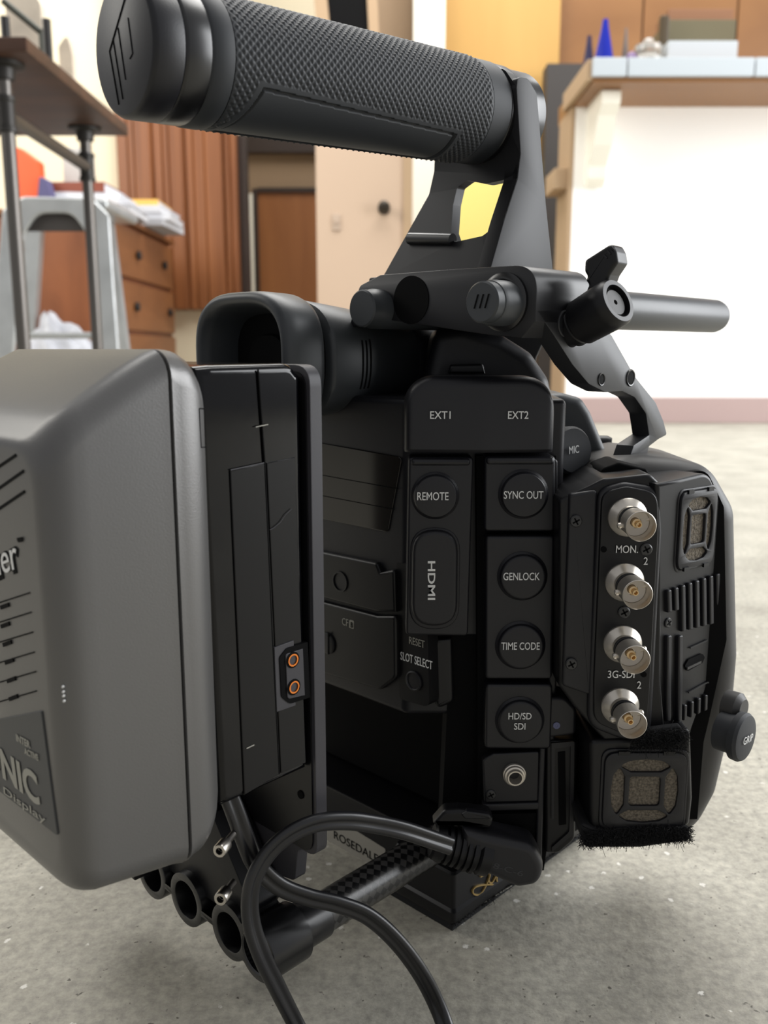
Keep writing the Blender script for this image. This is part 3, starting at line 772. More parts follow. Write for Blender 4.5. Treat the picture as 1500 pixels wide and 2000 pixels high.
lob = stad([uC, u2, u3, u4], .0105)
v, f = prism_g(PC, lob, .017, 0, .0005, 2, [circ(u, zC, .0072, 28) for u in (uC, u2, u3, u4)])
clamp = mk('rod_clamp', v, f, ANOD, mnt, ang=40)
mb = MB()
for u in (u2, u3, u4):
    mb.add(*lathe_g(PC.pt(u, zC, -.014), PC.n, [(0, 0), (.0072, 0)], 24))
mb.mk('hole_bottom', DARK, clamp)
lathe('hole_lip', PC.pt(uC, zC, -.0002), PC.n, [(.0072, -.010), (.0072, 0), (.0078, .0004), (.0084, 0)], ANOD, clamp)
# neck joining clamp and plate
v, f = prism_g(PC, roundpoly([(uC - .012, zC + .004), (uC - .006, zC + .012, .003), (u2 - .012, zC + .040), (u4 - .01, zC + .05), (u4 - .01, zC + .004)]), .014, -.003, .0006, 2); mk('clamp_neck', v, f, BLK2, mnt)
# bottom plate stub at far left under the battery
v, f = prism_g(PC, [(u4 - .030, zC - .002), (u4 - .006, zC - .004), (u4 - .006, zC + .012), (u4 - .03, zC + .012)], .02, .004, .0006, 2); mk('clamp_arm', v, f, BLK2, mnt)
for (x, y, zc, rp) in ((428, 1663, .272, 14), (430, 1757, .288, 14)):
    c = at_depth(x, y, zc); d = (-A * .75 + B * .45 + Z * .05).normalized(); r = rp * zc / F
    mb = MB(); v, f = lathe_g(c - d * .005, d, [(.0012, -.006), (.0012, 0), (r, .0003), (r, .0045), (r * .88, .005), (r * .52, .005), (r * .5, .003), (0, .003)], 24)
    o = mk('cap_screw', v, f, STEEL, clamp)
    mk('hex_socket', *lathe_g(c - d * .0019, d, [(r * .49, 0), (0, 0.0001)], 6), DARK, o)
# rods
def along(px):   # where the rod axis crosses pixel column px
    m_ = (px - CX) / F; s = (m_ * (RC.y * cP + (HC - zC) * sP) - RC.x) / (A.x - m_ * A.y * cP); return RC + A * s
sE = along(625); 
def rod_uv(name, p0, p1, r, m, parent):
    L = (p1 - p0).length; n = 40; k = 60; d = (p1 - p0).normalized()
    v, f = lathe_g(p0, d, [(r, L * i / k) for i in range(k + 1)], n)
    o = mk(name, v, f, m, parent); me = o.data; uvl = me.uv_layers.new(name='uv')
    nn = n
    for p_ in me.polygons:
        idxs = [me.loops[l].vertex_index for l in p_.loop_indices]; js = [i % nn for i in idxs]
        wrap = max(js) - min(js) > nn / 2
        for l, vi in zip(p_.loop_indices, idxs):
            j = vi % nn; kk = vi // nn
            if wrap and j < nn / 2: j += nn
            uvl.data[l].uv = (j / nn * 2 * math.pi * r / .0027, L * kk / k / .0027)
    return o
rod = mnt
mk('rod_sleeve', *lathe_g(RC - A * -.004, A, [(.0074, 0), (.0083, 0), (.0083, (sE - RC).length - .0045), (.0078, (sE - RC).length - .004), (.0070, (sE - RC).length - .004)], 40), ANOD, mnt)
rod_uv('carbon_rod', sE - A * .01, RC + A * .115, .0073, CARB, mnt)
R2 = PC.pt(u3, zC, 0)
mk('rod_sleeve', *lathe_g(R2 + A * .016, A, [(0, 0), (.0083, 0), (.0083, .03), (.0070, .031)], 32), ANOD, mnt)

# ================================================================== CAMERA
vc = thing('video_camera', 'black professional video camera with ribbed top handle standing on concrete', 'camera', tuple(RF(.30, -.24, 0)))
YT = .33
T = Plane((0, YT, 0), 90)
zTop = T.hit(940, 760).z
# body: plan outline with a chamfered corner
def vprism(name, plan, z0, z1, m, parent, bev=0.0, ang=35):
    # plan: list of (a,b)
    bm = bmesh.new(); lo = [bm.verts.new(RF(a, b, z0)) for a, b in plan]; hi = [bm.verts.new(RF(a, b, z1)) for a, b in plan]; n = len(plan)
    bm.faces.new(lo[::-1]); bm.faces.new(hi)
    for i in range(n): bm.faces.new([lo[i], lo[(i + 1) % n], hi[(i + 1) % n], hi[i]])
    bmesh.ops.recalc_face_normals(bm, faces=bm.faces)
    if bev: bmesh.ops.bevel(bm, geom=bm.edges[:], offset=bev, segments=3, profile=.5, affect='EDGES')
    bm.verts.index_update(); vs = [v.co.copy() for v in bm.verts]; fs = [[v.index for v in f.verts] for f in bm.faces]; bm.free()
    return mk(name, vs, fs, m, parent, ang=ang, wn=True)
RR = plane_px(795, 1290, .338, AZ + 90); aRR = acoord(RR.o)
def chm(Y, a):   # b on the frontal line Y at given a
    return (a * A.y - Y) / (-B.y)
zCut = RR.hit(700, 1362).z
c1 = (aRR, chm(.3385, aRR)); a2 = .292; c2 = (a2, chm(.3385, a2))
vprism('camera_body', [c1, c2, (.325, -.213), (.33, -.40), (aRR, -.40)], zCut, zTop - .004, BLK, vc, .0025)
a3 = aRR + .045
vprism('battery_bay', [(a3, chm(.345, a3) - .0), (.33, c2[1] - .003), (.33, -.42), (a3, -.42)], .030, zCut - .0004, DARK, vc, .002)
zLow = T.hit(1000, 1700).z
# rear face details
scr = prism('display_panel', RR, [(560, 853, 6), (785, 893, 10), (757, 1040, 8), (560, 1000, 6)], .002, GLASSD, vc, w=.0006, bev=.0004)
for (p0, p1) in (((612, 925), (778, 955)), ((612, 965), (770, 995))):
    v, f = ribbon(RR, [p0, p1], 1.2, .0008, .0003); mk('display_line', v, f, DARK, scr)
d1 = prism('card_door', RR, [(560, 1064), (735, 1100, 4), (742, 1118), (770, 1112, 4), (772, 1196), (735, 1196), (560, 1150)], .003, BLK2, vc, w=.0022, bev=.0012)
d2 = prism('card_door', RR, [(560, 1158), (735, 1203, 3), (772, 1203, 3), (773, 1325, 16), (742, 1348, 6), (735, 1346), (560, 1295)], .003, BLK2, vc, w=.0022, bev=.0012)
c = RR.hit(664, 1136, .0024); mk('button_ring', *lathe_g(c, RR.n, [(.0045, -.001), (.0045, .0004), (.0038, .0004), (.0038, -.0002), (0, -.0002)], 28), BLK, d1)
c = RR.hit(640, 1256, .0024); mk('release_latch', *lathe_g(c, RR.n, [(.0048, -.001), (.0048, .0005), (.004, .0008), (0, .0008)], 28), BLK, d2)
v, f = ribbon(RR, [(641, 1236), (641, 1278)], 3, .0034, .0003); mk('latch_slot', v, f, DARK, d2)
text('card_lettering', RR, 'CF', (668, 1220), (680, 1224), 15, GRYP, d2, .0024)
prism('slot_mark', RR, [(682, 1210, 2), (691, 1213, 2), (691, 1229, 2), (682, 1226, 2)], .0004, GRYP, d2, w=.0024)
text('slot_letter', RR, 'B', (684.5, 1225), (689, 1226.5), 11, DARK, d2, .0026)
text('reset_lettering', RR, 'RESET', (799, 1257), (829, 1266), 15, GRYP, vc, .0004)
text('slot_select_lettering', RR, 'SLOT SELECT', (782, 1288), (844, 1308), 17, WHT, vc, .0004)
prism('lower_column', RR, [(774, 1100), (822, 1100), (836, 1250), (838, 1382, 10), (780, 1365, 10)], .006, BLK2, vc, w=.0002, bev=.0)
c = RR.hit(808, 1330, .0004); mk('slot_button', *lathe_g(c, RR.n, [(.0042, -.001), (.0042, .0003), (.0036, .0006), (.0033, .0001), (0, .0002)], 28), BLK, vc)
prism('column_edge', T, [(846, 1250), (884, 1246), (888, 1372, 8), (850, 1390, 8)], .006, BLK2, vc, w=-.004, bev=.002)
# terminal block ------------------------------------------------------------
tbk = prism('terminal_block', T, [(930, 890), (1086, 890), (1082, 1560), (1062, 1700), (935, 1692)], .030, DARK, vc, w=-.0035)
prism('terminal_spine', T, [(880, 1240), (952, 1240), (950, 1690), (860, 1660)], .02, DARK, tbk, w=-.008)
prism('block_side', T, [(1078, 892), (1090, 900, 5), (1088, 1330), (1080, 1560), (1066, 1560)], .02, BLK, tbk, w=-.002, bev=.001)
# EXT cover with a crease down the middle
u0, v1 = T.uv(791, 735, .004); u1, _ = T.uv(1087, 735, .004); v0 = T.uv(940, 884, .004)[1]; um = T.uv(946, 800, .004)[0]
rad = .0115; rings = []; nU = 44
for i in range(nU + 1):
    t = i / nU; e = 0.5 - 0.5 * math.cos(math.pi * t); u = u0 + (u1 - u0) * e
    dl = min(u - u0, u1 - u); drop = 0 if dl > rad else rad - math.sqrt(max(0, rad * rad - (rad - dl) ** 2))
    vt = v1 - drop * .95; front = .0055 - .002 * abs(u - um) / (u1 - u0) * 2
    sb = 0 if dl > .0025 else .0025 - math.sqrt(max(0, .0025 ** 2 - (.0025 - dl) ** 2)); front -= sb
    br = .0042; sec = [(v0 + .0006, front - .0004 + .0), (v0 + .0012, front)]
    for k in range(7):
        a = k / 6 * math.pi / 2; sec.append((vt - br + br * math.sin(a), front - br + br * math.cos(a)))
    sec += [(vt, -.012), (v0, -.012), (v0, front - .001)]
    rings.append([T.pt(u, y, w) for (y, w) in sec])
v, f = loft_g(rings); ext = mk('ext_cover', v, f, BLK, tbk, ang=28)
text('lettering', T, 'EXT1', (840, 818), (880, 818), 15, WHT, tbk, .0056, bold=.008)
text('lettering', T, 'EXT2', (992, 818), (1032, 818), 15, WHT, tbk, .0056, bold=.008)
def panel(pts, w=.0035, bev=.0012, d=.010):
    return prism('port_cover', T, pts, d, BLK, tbk, w=w, bev=bev)
def button(px, py, rp, w, name='round_cover'):
    c = T.hit(px, py, w); r = rp * T.scale(px, py, w)
    return mk(name, *lathe_g(c, T.n, [(r * 1.12, -.001), (r * 1.12, .0002), (r * 1.02, .0009), (r, .0022), (r * .95, .0027), (r * .88, .0028), (0, .0028)], 48), BLK, tbk, ang=40)
panel([(798, 893, 5), (925, 893, 6), (914, 1243, 4), (792, 1241, 4)], .003)
prism('top_step', T, [(803, 896, 3), (919, 896, 4), (919, 910, 4), (803, 910, 3)], .003, BLK, tbk, w=.0040, bev=.0012)
button(850, 968, 42, .003)
prism('hdmi_cover', T, [(806, 1037, 46), (895, 1037, 46), (893, 1224, 46), (803, 1224, 46)], .004, BLK, tbk, w=.0058, bev=.0016, seg=4)
prism('hdmi_cover_base', T, [(801, 1030, 48), (900, 1030, 48), (897, 1230, 48), (798, 1230, 48)], .003, BLK, tbk, w=.0034, bev=.0008)
panel([(947, 891, 5), (1085, 891, 6), (1084, 1038, 5), (946, 1038, 4)], .0035)
prism('top_step', T, [(950, 893, 3), (1083, 893, 5), (1083, 908, 4), (950, 908, 3)], .003, BLK, tbk, w=.0045, bev=.0012)
button(1022, 965, 44, .0035)
panel([(949, 1047, 4), (1084, 1047, 6), (1079, 1327, 5), (948, 1327, 4)], .0035); button(1020, 1125, 44, .0035); button(1016, 1260, 44, .0035)
panel([(949, 1337, 4), (1080, 1337, 6), (1076, 1463, 5), (947, 1463, 4)], .0035); button(1015, 1406, 43, .0035)
for s, p0, p1, h in (('REMOTE', (815, 977), (876, 977), 16), ('SYNC OUT', (984, 974), (1061, 974), 15), ('GENLOCK', (983, 1133), (1054, 1133), 15), ('TIME CODE', (979, 1269), (1054, 1269), 15), ('HD/SD', (993, 1405), (1038, 1405), 13.5), ('SDI', (1004, 1425), (1026, 1425), 13.5)):
    text('lettering', T, s, p0, p1, h, WHT, tbk, .0067 if s != 'REMOTE' else .0062, bold=.004)
text('lettering', T, 'HDMI', (836, 1096), (836, 1172), 14, WHT, tbk, .0062, bold=.02)
# jack panel
jp = panel([(943, 1487, 2), (950, 1480, 4), (964, 1472, 4), (1054, 1468, 4), (1053, 1566, 3), (946, 1569, 4)], .001, .0008)
c = T.hit(1004, 1511, .001)
jk = mk('video_jack', *lathe_g(c, T.n, [(.0046, -.001), (.0046, .0014), (.0042, .0016), (.0040, .0026), (.0034, .0028), (.0031, .0042), (.0026, .0042), (.0024, .0015), (.002, -.003), (0, -.003)], 36), NICK, tbk, label='nickel jack socket')
prism('panel_ridge', T, [(1055, 1462), (1066, 1462), (1058, 1690), (1044, 1690)], .01, BLK, tbk, w=.002, bev=.0008)
prism('panel_ridge', T, [(944, 1572), (1054, 1568), (1053, 1582), (944, 1586)], .01, BLK, tbk, w=.002, bev=.0008)
screw(T, 959, 1552, 10, BSCR, tbk, .0012)
dcp = prism('power_inlet', T, [(960, 1590, 3), (1050, 1588, 3), (1044, 1688), (950, 1690)], .01, DARK, tbk, w=.0005)
c = T.hit(1000, 1650, .0005); mk('inlet_ring', *lathe_g(c, T.n, [(.0075, -.001), (.0075, .001), (.006, .0015), (.0055, -.002), (0, -.002)], 36), BLK, tbk)
# card slot with a rounded flap
T2 = Plane((0, .329, 0), 90)
sdh = prism('sd_slot_housing', T2, [(1066, 1446), (1064, 1668, 10), (1092, 1668, 20), (1124, 1640, 20), (1128, 1446, 4)], .02, BLK2, vc, w=-.002, bev=.0015)
prism('slot_mouth', T2, [(1090, 1470), (1104, 1468), (1106, 1610), (1092, 1612)], .001, DARK, sdh, w=-.0016)
prism('slot_rim', T2, [(1077, 1452), (1122, 1448, 3), (1120, 1630, 14), (1078, 1664), (1078, 1655), (1112, 1625, 12), (1115, 1458), (1084, 1462), (1082, 1600), (1077, 1600)], .001, BLK, sdh, w=-.001)
sdc = prism('sd_flap', T2, [(1070, 1362, 6), (1105, 1362, 22), (1127, 1385, 20), (1126, 1436, 5), (1068, 1443, 4)], .012, BLK, vc, w=.001, bev=.0016, seg=4)
c = T2.hit(1087, 1417, .0012); mk('indicator_dot', *lathe_g(c, T2.n, [(.0014, -.0005), (.0014, .0002), (.0005, .0003), (.0004, .0002), (0, .0002)], 20), BLUE, sdc)

# cooling / BNC module -----------------------------------------------------
YM = .312
M = Plane((0, YM, 0), 90)
cm = prism('connector_module', M, [(1092, 975, 12), (1150, 950, 10), (1180, 935, 30), (1270, 925, 20), (1296, 950), (1292, 1330), (1300, 1440), (1180, 1448), (1120, 1380, 20), (1092, 1340)], .050, BLK2, vc, w=-.004, bev=.0015)
prism('screw_panel', M, [(1112, 966, 8), (1168, 956, 4), (1156, 1360, 4), (1098, 1340, 10)], .003, BLK, cm, w=-.0025, bev=.0012)
screw(M, 1125, 1018, 12, BSCR, cm, -.0018); screw(M, 1116, 1297, 12, BSCR, cm, -.0018)
prism('socket_surround', M, [(1166, 1010), (1168, 956, 34), (1220, 942, 40), (1290, 952, 36), (1294, 1040), (1276, 1380), (1272, 1440, 30), (1216, 1446, 30), (1148, 1420, 40), (1150, 1330)], .004, BLK, cm, w=-.0018, bev=.0018, seg=4)
scp = prism('socket_plate', M, [(1174, 1010), (1176, 962, 30), (1224, 950, 36), (1284, 962, 30), (1287, 1030), (1268, 1370), (1262, 1428, 26), (1212, 1432, 26), (1160, 1410, 32), (1160, 1330)], .003, BLK2, cm, w=-.0004, bev=.0006)
def bnc(px, py):
    w0 = 0; c = M.hit(px, py, 0); n = M.n; s = .0071
    o = mk('bnc_socket', *lathe_g(c, n, [(s, -.001), (s, .0006), (s * .95, .0011), (.0050, .0026), (.0046, .003), (.0044, .0052)], 48), NICK, vc, label='nickel BNC video socket')
    mk('gasket_ring', *lathe_g(c, n, [(.0047, .0052), (.0049, .0056), (.0049, .0064), (.0045, .0066), (.0045, .0072), (.0048, .0074), (.0048, .0082), (.0044, .0084)], 40), BLK2, o)
    mk('barrel', *lathe_g(c, n, [(.0044, .0080), (.0050, .0086), (.0050, .0150), (.0053, .0154), (.0053, .0168), (.0051, .0170), (.0049, .0166), (.0048, .0098), (.0017, .0096)], 48), NICK, o)
    mk('insulator', *lathe_g(c, n, [(.0048, .0096), (.0047, .0102), (.0020, .0102), (.0020, .0098)], 32), PTFE, o)
    mk('centre_pin', *lathe_g(c, n, [(.0016, .0096), (.0016, .0118), (.0010, .0120), (.0010, .0146), (.0007, .0146), (.00065, .0125), (0, .0122)], 24), GOLD, o)
    d, x, y = frame(n)
    for sgn in (1, -1):
        q = c + n * .0092 + Vector((-1, 0, -.25)).normalized() * (.0046 * sgn)
        mk('bayonet_lug', *lathe_g(q, Vector((-1, 0, -.25)).normalized() * sgn, [(.0011, -.001), (.0011, .0012), (.0008, .0016), (0, .0017)], 16), NICK, o)
for (x, y) in ((1226, 1010), (1220, 1137), (1216, 1258), (1211, 1379)): bnc(x, y)
text('lettering', M, 'MON.', (1203, 1080), (1246, 1080), 15, WHT, cm, .0002, bold=.004)
text('lettering', M, '2', (1257, 1103), (1265, 1103), 15, WHT, cm, .0002)
text('lettering', M, '3G-SDI', (1187, 1324), (1239, 1324), 15, WHT, cm, .0002, bold=.004)
text('lettering', M, '2', (1244, 1345), (1252, 1345), 15, WHT, cm, .0002)
screw(M, 1219, 1196, 12, BSCR, cm, 0.0); screw(M, 1262, 1073, 12, BSCR, cm, 0.0)
for (x, y) in ((1179, 1073), (1257, 1317)):
    mk('pin_hole', *lathe_g(M.hit(x, y, -.0003), M.n, [(.0011, -.0003), (.0011, .0003), (0, .0003)], 16), DARK, cm)
# receding face with the upper fan and ribs
pM = M.hit(1290, 1150, -.004)
M2 = Plane(pM, 55)
side = prism('vent_face', M2, [(1284, 945), (1330, 935, 10), (1385, 922, 22), (1412, 985, 16), (1418, 1240), (1352, 1425), (1346, 1450), (1280, 1450), (1285, 1200)], .03, BLK2, cm, bev=.0015)
def fan(P, cu, cv, hu, hv, parent, w, r=.12, tilt=0.0):
    def mp(pts): return [(cu + x * hu, cv + y * hv + x * hu * tilt) for x, y in pts]
    sq = roundpoly([(-1, -1, .3), (1, -1, .3), (1, 1, .3), (-1, 1, .3)])
    sq2 = roundpoly([(-1.08, -1.08, .3), (1.08, -1.08, .3), (1.08, 1.08, .3), (-1.08, 1.08, .3)])
    o = mk('fan_filter', *prism_g(P, mp(sq), .002, w + .0002), FOAM, parent, label='brown foam filter behind a black grille')
    lobe = [(-.50, -.36, .06), (-.66, -.64, .06), (-.79, -.4, .2), (-.83, 0, .2), (-.79, .4, .2), (-.64, .64, .06), (-.50, .38, .06)]
    holes = [roundpoly([(-.38, -.38, .1), (.38, -.38, .1), (.38, .38, .1), (-.38, .38, .1)])]
    for k in range(4):
        c_, s_ = math.cos(k * math.pi / 2), math.sin(k * math.pi / 2)
        holes.append([(x * c_ - y * s_, x * s_ + y * c_) for x, y in roundpoly(lobe)])
    mk('fan_grille', *prism_g(P, mp(sq), .0012, w + .0013, .0003, 2, [mp(h) for h in holes]), BLK, o, ang=30)
    mk('fan_rim', *prism_g(P, mp(sq2), .002, w + .0004, .0006, 2, [mp([(x * .985, y * .985) for x, y in sq])]), BLK, o)
    for (x, y) in ((-.55, 1.0), (.55, 1.0), (-.55, -1.0), (.55, -1.0)):
        mk('grille_clip', *prism_g(P, mp([(x - .14, y - .05), (x + .14, y - .05), (x + .14, y + .05), (x - .14, y + .05)]), .001, w + .0018), BLK2, o)
    return o
a_ = M2.uv(1322, 1045, 0); b_ = M2.uv(1393, 1020, 0); t_ = M2.uv(1354, 955, 0); q_ = M2.uv(1357, 1108, 0)
fan(M2, (a_[0] + b_[0]) / 2, (t_[1] + q_[1]) / 2, abs(b_[0] - a_[0]) / 2, abs(t_[1] - q_[1]) / 2 * .96, vc, 0.0, tilt=.0)
for i in range(8):
    x = 1309 + i * 13.6; yt = 1152 - i * 4.6; yb = (1196 if i < 2 else 1240) - i * 3.4
    pts = [(x - 3.6, yt + 2, 3), (x + 3.6, yt - 1, 3), (x + 5.0, yb - 1), (x - 2.4, yb + 1)]
    prism('cooling_rib', M2, pts, .002, BLK, side, w=.0016, bev=.0006)
for i in range(4):
    x = 1340 + i * 13.5; yt = 1376 - i * 6.5
    prism('cooling_rib', M2, [(x - 3, yt + 2, 2), (x + 3, yt, 2), (x + 2, 1404 - i * 6), (x - 3.5, 1408 - i * 6)], .002, BLK, side, w=.0014, bev=.0005)
for i in range(2):
    x = 1309 + i * 22
    prism('cooling_rib', M2, [(x - 4, 1240 + 3, 3), (x + 4, 1240, 3), (x + 2, 1408), (x - 6, 1410)], .002, BLK, side, w=.0016, bev=.0006)
screw(M2, 1305, 1216, 10, BSCR, side, .0002)
v, f = ribbon(M2, [(1349, 1266), (1382, 1251)], 3, .0008, .0006); mk('moulded_line', v, f, BLK, side)
prism('slot_recess', M2, [(1338, 1300, 5), (1345, 1288, 5), (1372, 1276, 5), (1377, 1284, 5), (1372, 1295, 4), (1342, 1312, 4)], .001, DARK, side, w=.0006)
v, f = ribbon(M2, [(1343, 1306), (1370, 1293)], 5, .0011, .0006); mk('slot_lever', v, f, MODG, side)
v, f = ribbon(M2, [(1346, 1353), (1382, 1333), (1395, 1334)], 3, .0008, .0006); mk('moulded_line', v, f, BLK, side)
# lower fan block
ML = Plane((0, YM - .001, 0), 90)
lf = prism('lower_fan_block', ML, [(1152, 1446, 10), (1300, 1440), (1350, 1418, 16), (1354, 1560), (1348, 1616, 8), (1152, 1628, 8)], .04, BLK2, cm, w=-.004, bev=.002)
a_ = ML.uv(1178, 1543, -.0036); b_ = ML.uv(1336, 1543, -.0036); t_ = ML.uv(1257, 1468, -.0036); q_ = ML.uv(1257, 1616, -.0036)
fan(ML, (a_[0] + b_[0]) / 2, (t_[1] + q_[1]) / 2, (b_[0] - a_[0]) / 2, (t_[1] - q_[1]) / 2, vc, -.0036)
# outer shell (grip side)
MS = Plane((0, .336, 0), 90)
shell = prism('module_shell', MS, [(1180, 905, 14), (1260, 893), (1330, 900), (1400, 915, 46), (1448, 1000, 50), (1454, 1290, 40), (1442, 1425, 40), (1410, 1560, 40), (1366, 1640, 20), (1150, 1655, 10), (1150, 930)], .055, MODG, vc, bev=.010, seg=6)
prism('shell_recess', MS, [(1190, 935), (1300, 930), (1380, 917, 26), (1414, 990, 20), (1419, 1250, 20), (1386, 1400, 10), (1374, 1450), (1362, 1600), (1190, 1600)], .004, DARK, shell, w=.0016)
prism('thumb_scoop', MS, [(1168, 948, 4), (1176, 915, 16), (1210, 903, 16), (1262, 915), (1272, 928, 5), (1215, 938)], .02, DARK, shell, w=.006, bev=.001)
n55 = Vector((math.cos(R_(46)), -math.sin(R_(46)), 0))
c = at_depth(1451, 1440, .332)
gc = mk('grip_port_cap', *lathe_g(c - n55 * .005, n55, [(.0075, -.004), (.0075, .0022), (.0092, .0026), (.0094, .005), (.0086, .0062), (.0070, .0066), (0, .0068)], 40), RUB, vc, label='round rubber cap marked GRIP')
PG = Plane(c, 46); PG.o = PG.o + n55 * .0020
text('lettering', PG, 'GRIP', (1452, 1456), (1470, 1446), 15, WHT, gc, .0002)
mk('cap_hinge', *lathe_g(at_depth(1448, 1385, .338), n55, [(.006, -.006), (.006, -.001), (.004, .001), (0, .001)], 24), MODG, gc)
# MIC side
MM = Plane((0, .372, 0), 90)
mic = prism('side_body', MM, [(1040, 800), (1060, 770, 6), (1100, 768, 20), (1138, 778, 20), (1156, 806, 10), (1186, 880), (1200, 930), (1190, 980), (1040, 980)], .05, MICG, vc, bev=.004, seg=4)
n60 = Vector((math.cos(R_(62)), -math.sin(R_(62)), .12)).normalized()
c = at_depth(1122, 880, .352)
mc = mk('mic_port_cap', *lathe_g(c - n60 * .009, n60, [(.007, -.012), (.0085, .001), (.0098, .003), (.0098, .0075), (.0088, .0088), (0, .009)], 40), RUB, vc, label='round rubber cap marked MIC')
PMc = Plane(c, 62)
text('lettering', PMc, 'MIC', (1112, 887), (1131, 884), 15, WHT, mc, .0012)
mk('small_knob', *lathe_g(at_depth(1186, 868, .40), (1, -.3, 0), [(.004, -.01), (.004, 0), (.003, .002), (0, .002)], 16), BLK2, vc)
# top of the camera behind the terminal block
MT = Plane((0, .362, 0), 90)
prism('top_housing', MT, [(820, 780), (850, 640, 20), (905, 632, 10), (985, 655, 30), (1040, 690, 40), (1074, 740, 20), (1088, 800), (1088, 860), (820, 860)], .06, BLK, vc, bev=.006, seg=5)
prism('strap_lug', MT, [(876, 730), (880, 712, 6), (944, 710, 6), (948, 730)], .004, BLK2, vc, w=.012, bev=.001)

# viewfinder ----------------------------------------------------------------
V0 = at_depth(468, 705, .344)
def sring(s, hb, hz_, e, dz=0.0, n=56):
    c_ = V0 + A * s + Z * dz; out = []
    for i in range(n):
        t = 2 * math.pi * i / n; ct, st = math.cos(t), math.sin(t)
        out.append(c_ + B * (hb * abs(ct) ** (2 / e) * (1 if ct >= 0 else -1)) + Z * (hz_ * abs(st) ** (2 / e) * (1 if st >= 0 else -1)))
    return out
vf = mk('viewfinder', *loft_g([sring(.0236, .0225, .020, 2.8), sring(.0238, .0262, .0226, 2.7), sring(.0246, .0276, .0237, 2.7), sring(.0262, .0282, .0241, 2.7), sring(.045, .0275, .0222, 2.6), sring(.060, .0266, .0205, 2.5), sring(.0775, .0254, .0187, 2.4),]), EVFM, vc, ang=40)
mk('barrel_end', *loft_g([sring(.0768, .0250, .0184, 2.4), sring(.0778, .0258, .0191, 2.4), sring(.086, .0250, .0185, 2.4), sring(.094, .0232, .0172, 2.3), sring(.101, .0195, .0145, 2.2), sring(.105, .012, .010, 2.1)]), RUB, vf, ang=45)
mk('eyecup', *loft_g([sring(.0196, .0240, .0210, 2.8), sring(.0192, .0276, .0243, 2.9), sring(.0182, .0291, .0256, 2.9), sring(.016, .0297, .0262, 3), sring(.006, .0300, .0265, 3.1), sring(.001, .0296, .0262, 3.1), sring(-.0008, .0283, .0249, 3.1), sring(-.0010, .0268, .0232, 3.1), sring(.0003, .0253, .0218, 3.1), sring(.004, .0240, .0205, 3.1), sring(.016, .0215, .0185, 3)], (False, False)), EVFM, vf, ang=60, label='rubber eyecup around a dark opening')
mk('eyepiece', *loft_g([sring(.0155, .0225, .0195, 3), sring(.0165, .0225, .0195, 3)]), DARK, vf)
mk('eyepiece_glass', *loft_g([sring(.0135, .011, .010, 2.5), sring(.0165, .012, .011, 2.5)]), DARK, vf)
mk('neck_ring', *loft_g([sring(.0175, .0235, .0205, 2.8), sring(.0250, .0240, .0209, 2.7)]), DARK, vf)
for ds in (.0405, .0428, .0451):
    path = []
    hb = .0275 + (.0262 - .0275) * (ds - .045) / .015; hz_ = .0222 + (.0198 - .0222) * (ds - .045) / .015
    if ds < .045: hb = .0282 + (.0275 - .0282) * (ds - .0275) / .0175; hz_ = .0240 + (.0222 - .0240) * (ds - .0275) / .0175
    rg = sring(ds, hb, hz_, 2.6, n=240)
    path = [rg[i % 240] for i in range(-38, 24)]
    path = [p_ for p_ in path if -.0115 < p_.z - V0.z < .0085]
    v, f = tube_g(path, .00042, 8); mk('grip_line', v, f, DARK, vf)
c = V0 + A * .09
mk('viewfinder_arm', *loft_g([sring(.088, .016, .012, 2.2), sring(.12, .016, .012, 2.2, .004)]), BLK2, vf)

# handle --------------------------------------------------------------------
H0 = at_depth(240, 93, .25); H1 = at_depth(930, 222, .345)
hd = (H1 - H0).normalized(); hup = (Z - hd * Z.dot(hd)).normalized(); hsd = hd.cross(hup).normalized()   # toward the viewer's side
if hsd.dot(B) < 0: hsd = -hsd
HR = .0187
def hs(px):   # distance along the axis where its centre crosses a pixel column
    lo, hi = -.05, .4
    for _ in range(50):
        m_ = (lo + hi) / 2; p_ = H0 + hd * m_ - CAM
        if CX + F * p_.x / p_.dot(FW) < px: lo = m_
        else: hi = m_
    return lo
def hcyl(px, py, R=HR):
    d = ray(px, py); o = CAM - H0; dp = d - hd * d.dot(hd); op = o - hd * o.dot(hd)
    a, b, c_ = dp.dot(dp), 2 * dp.dot(op), op.dot(op) - R * R; D = b * b - 4 * a * c_
    t = (-b - math.sqrt(max(0, D))) / (2 * a); p_ = o + d * t; return p_.dot(hd), math.atan2(p_.dot(hsd), p_.dot(hup))
s1, s2, s3, s4, s5, s6 = hs(302), hs(352), hs(396), hs(893), hs(930), hs(960)
thn = 'top_handle'
bRt = bcoord(H1) + .0195
PHb = plane_b(bRt)
PH = plane_a(acoord(H0 + hd * s6))
def interp(tab):
    tab = sorted(tab)
    def fn(v):
        if v <= tab[0][0]: return tab[0][1]
        for i in range(len(tab) - 1):
            if v <= tab[i + 1][0]:
                t = (v - tab[i][0]) / (tab[i + 1][0] - tab[i][0]); return tab[i][1] + t * (tab[i + 1][1] - tab[i][1])
        return tab[-1][1]
    return fn
aH = acoord(PH.o)
def tabpx(pts): return [(PHb.hit(x, y).z, -(acoord(PHb.hit(x, y)) - aH)) for x, y in pts]
wfF = interp(tabpx([(1008, 190), (1016, 300), (1010, 350), (984, 430), (958, 520)]))
wfB = interp(tabpx([(1046, 190), (1053, 250), (1066, 400), (1078, 520)]))
def hv(px, py):
    v_ = PH.uv(px, py, 0)
    for _ in range(6): v_ = PH.uv(px, py, wfF(v_[1]))
    return v_
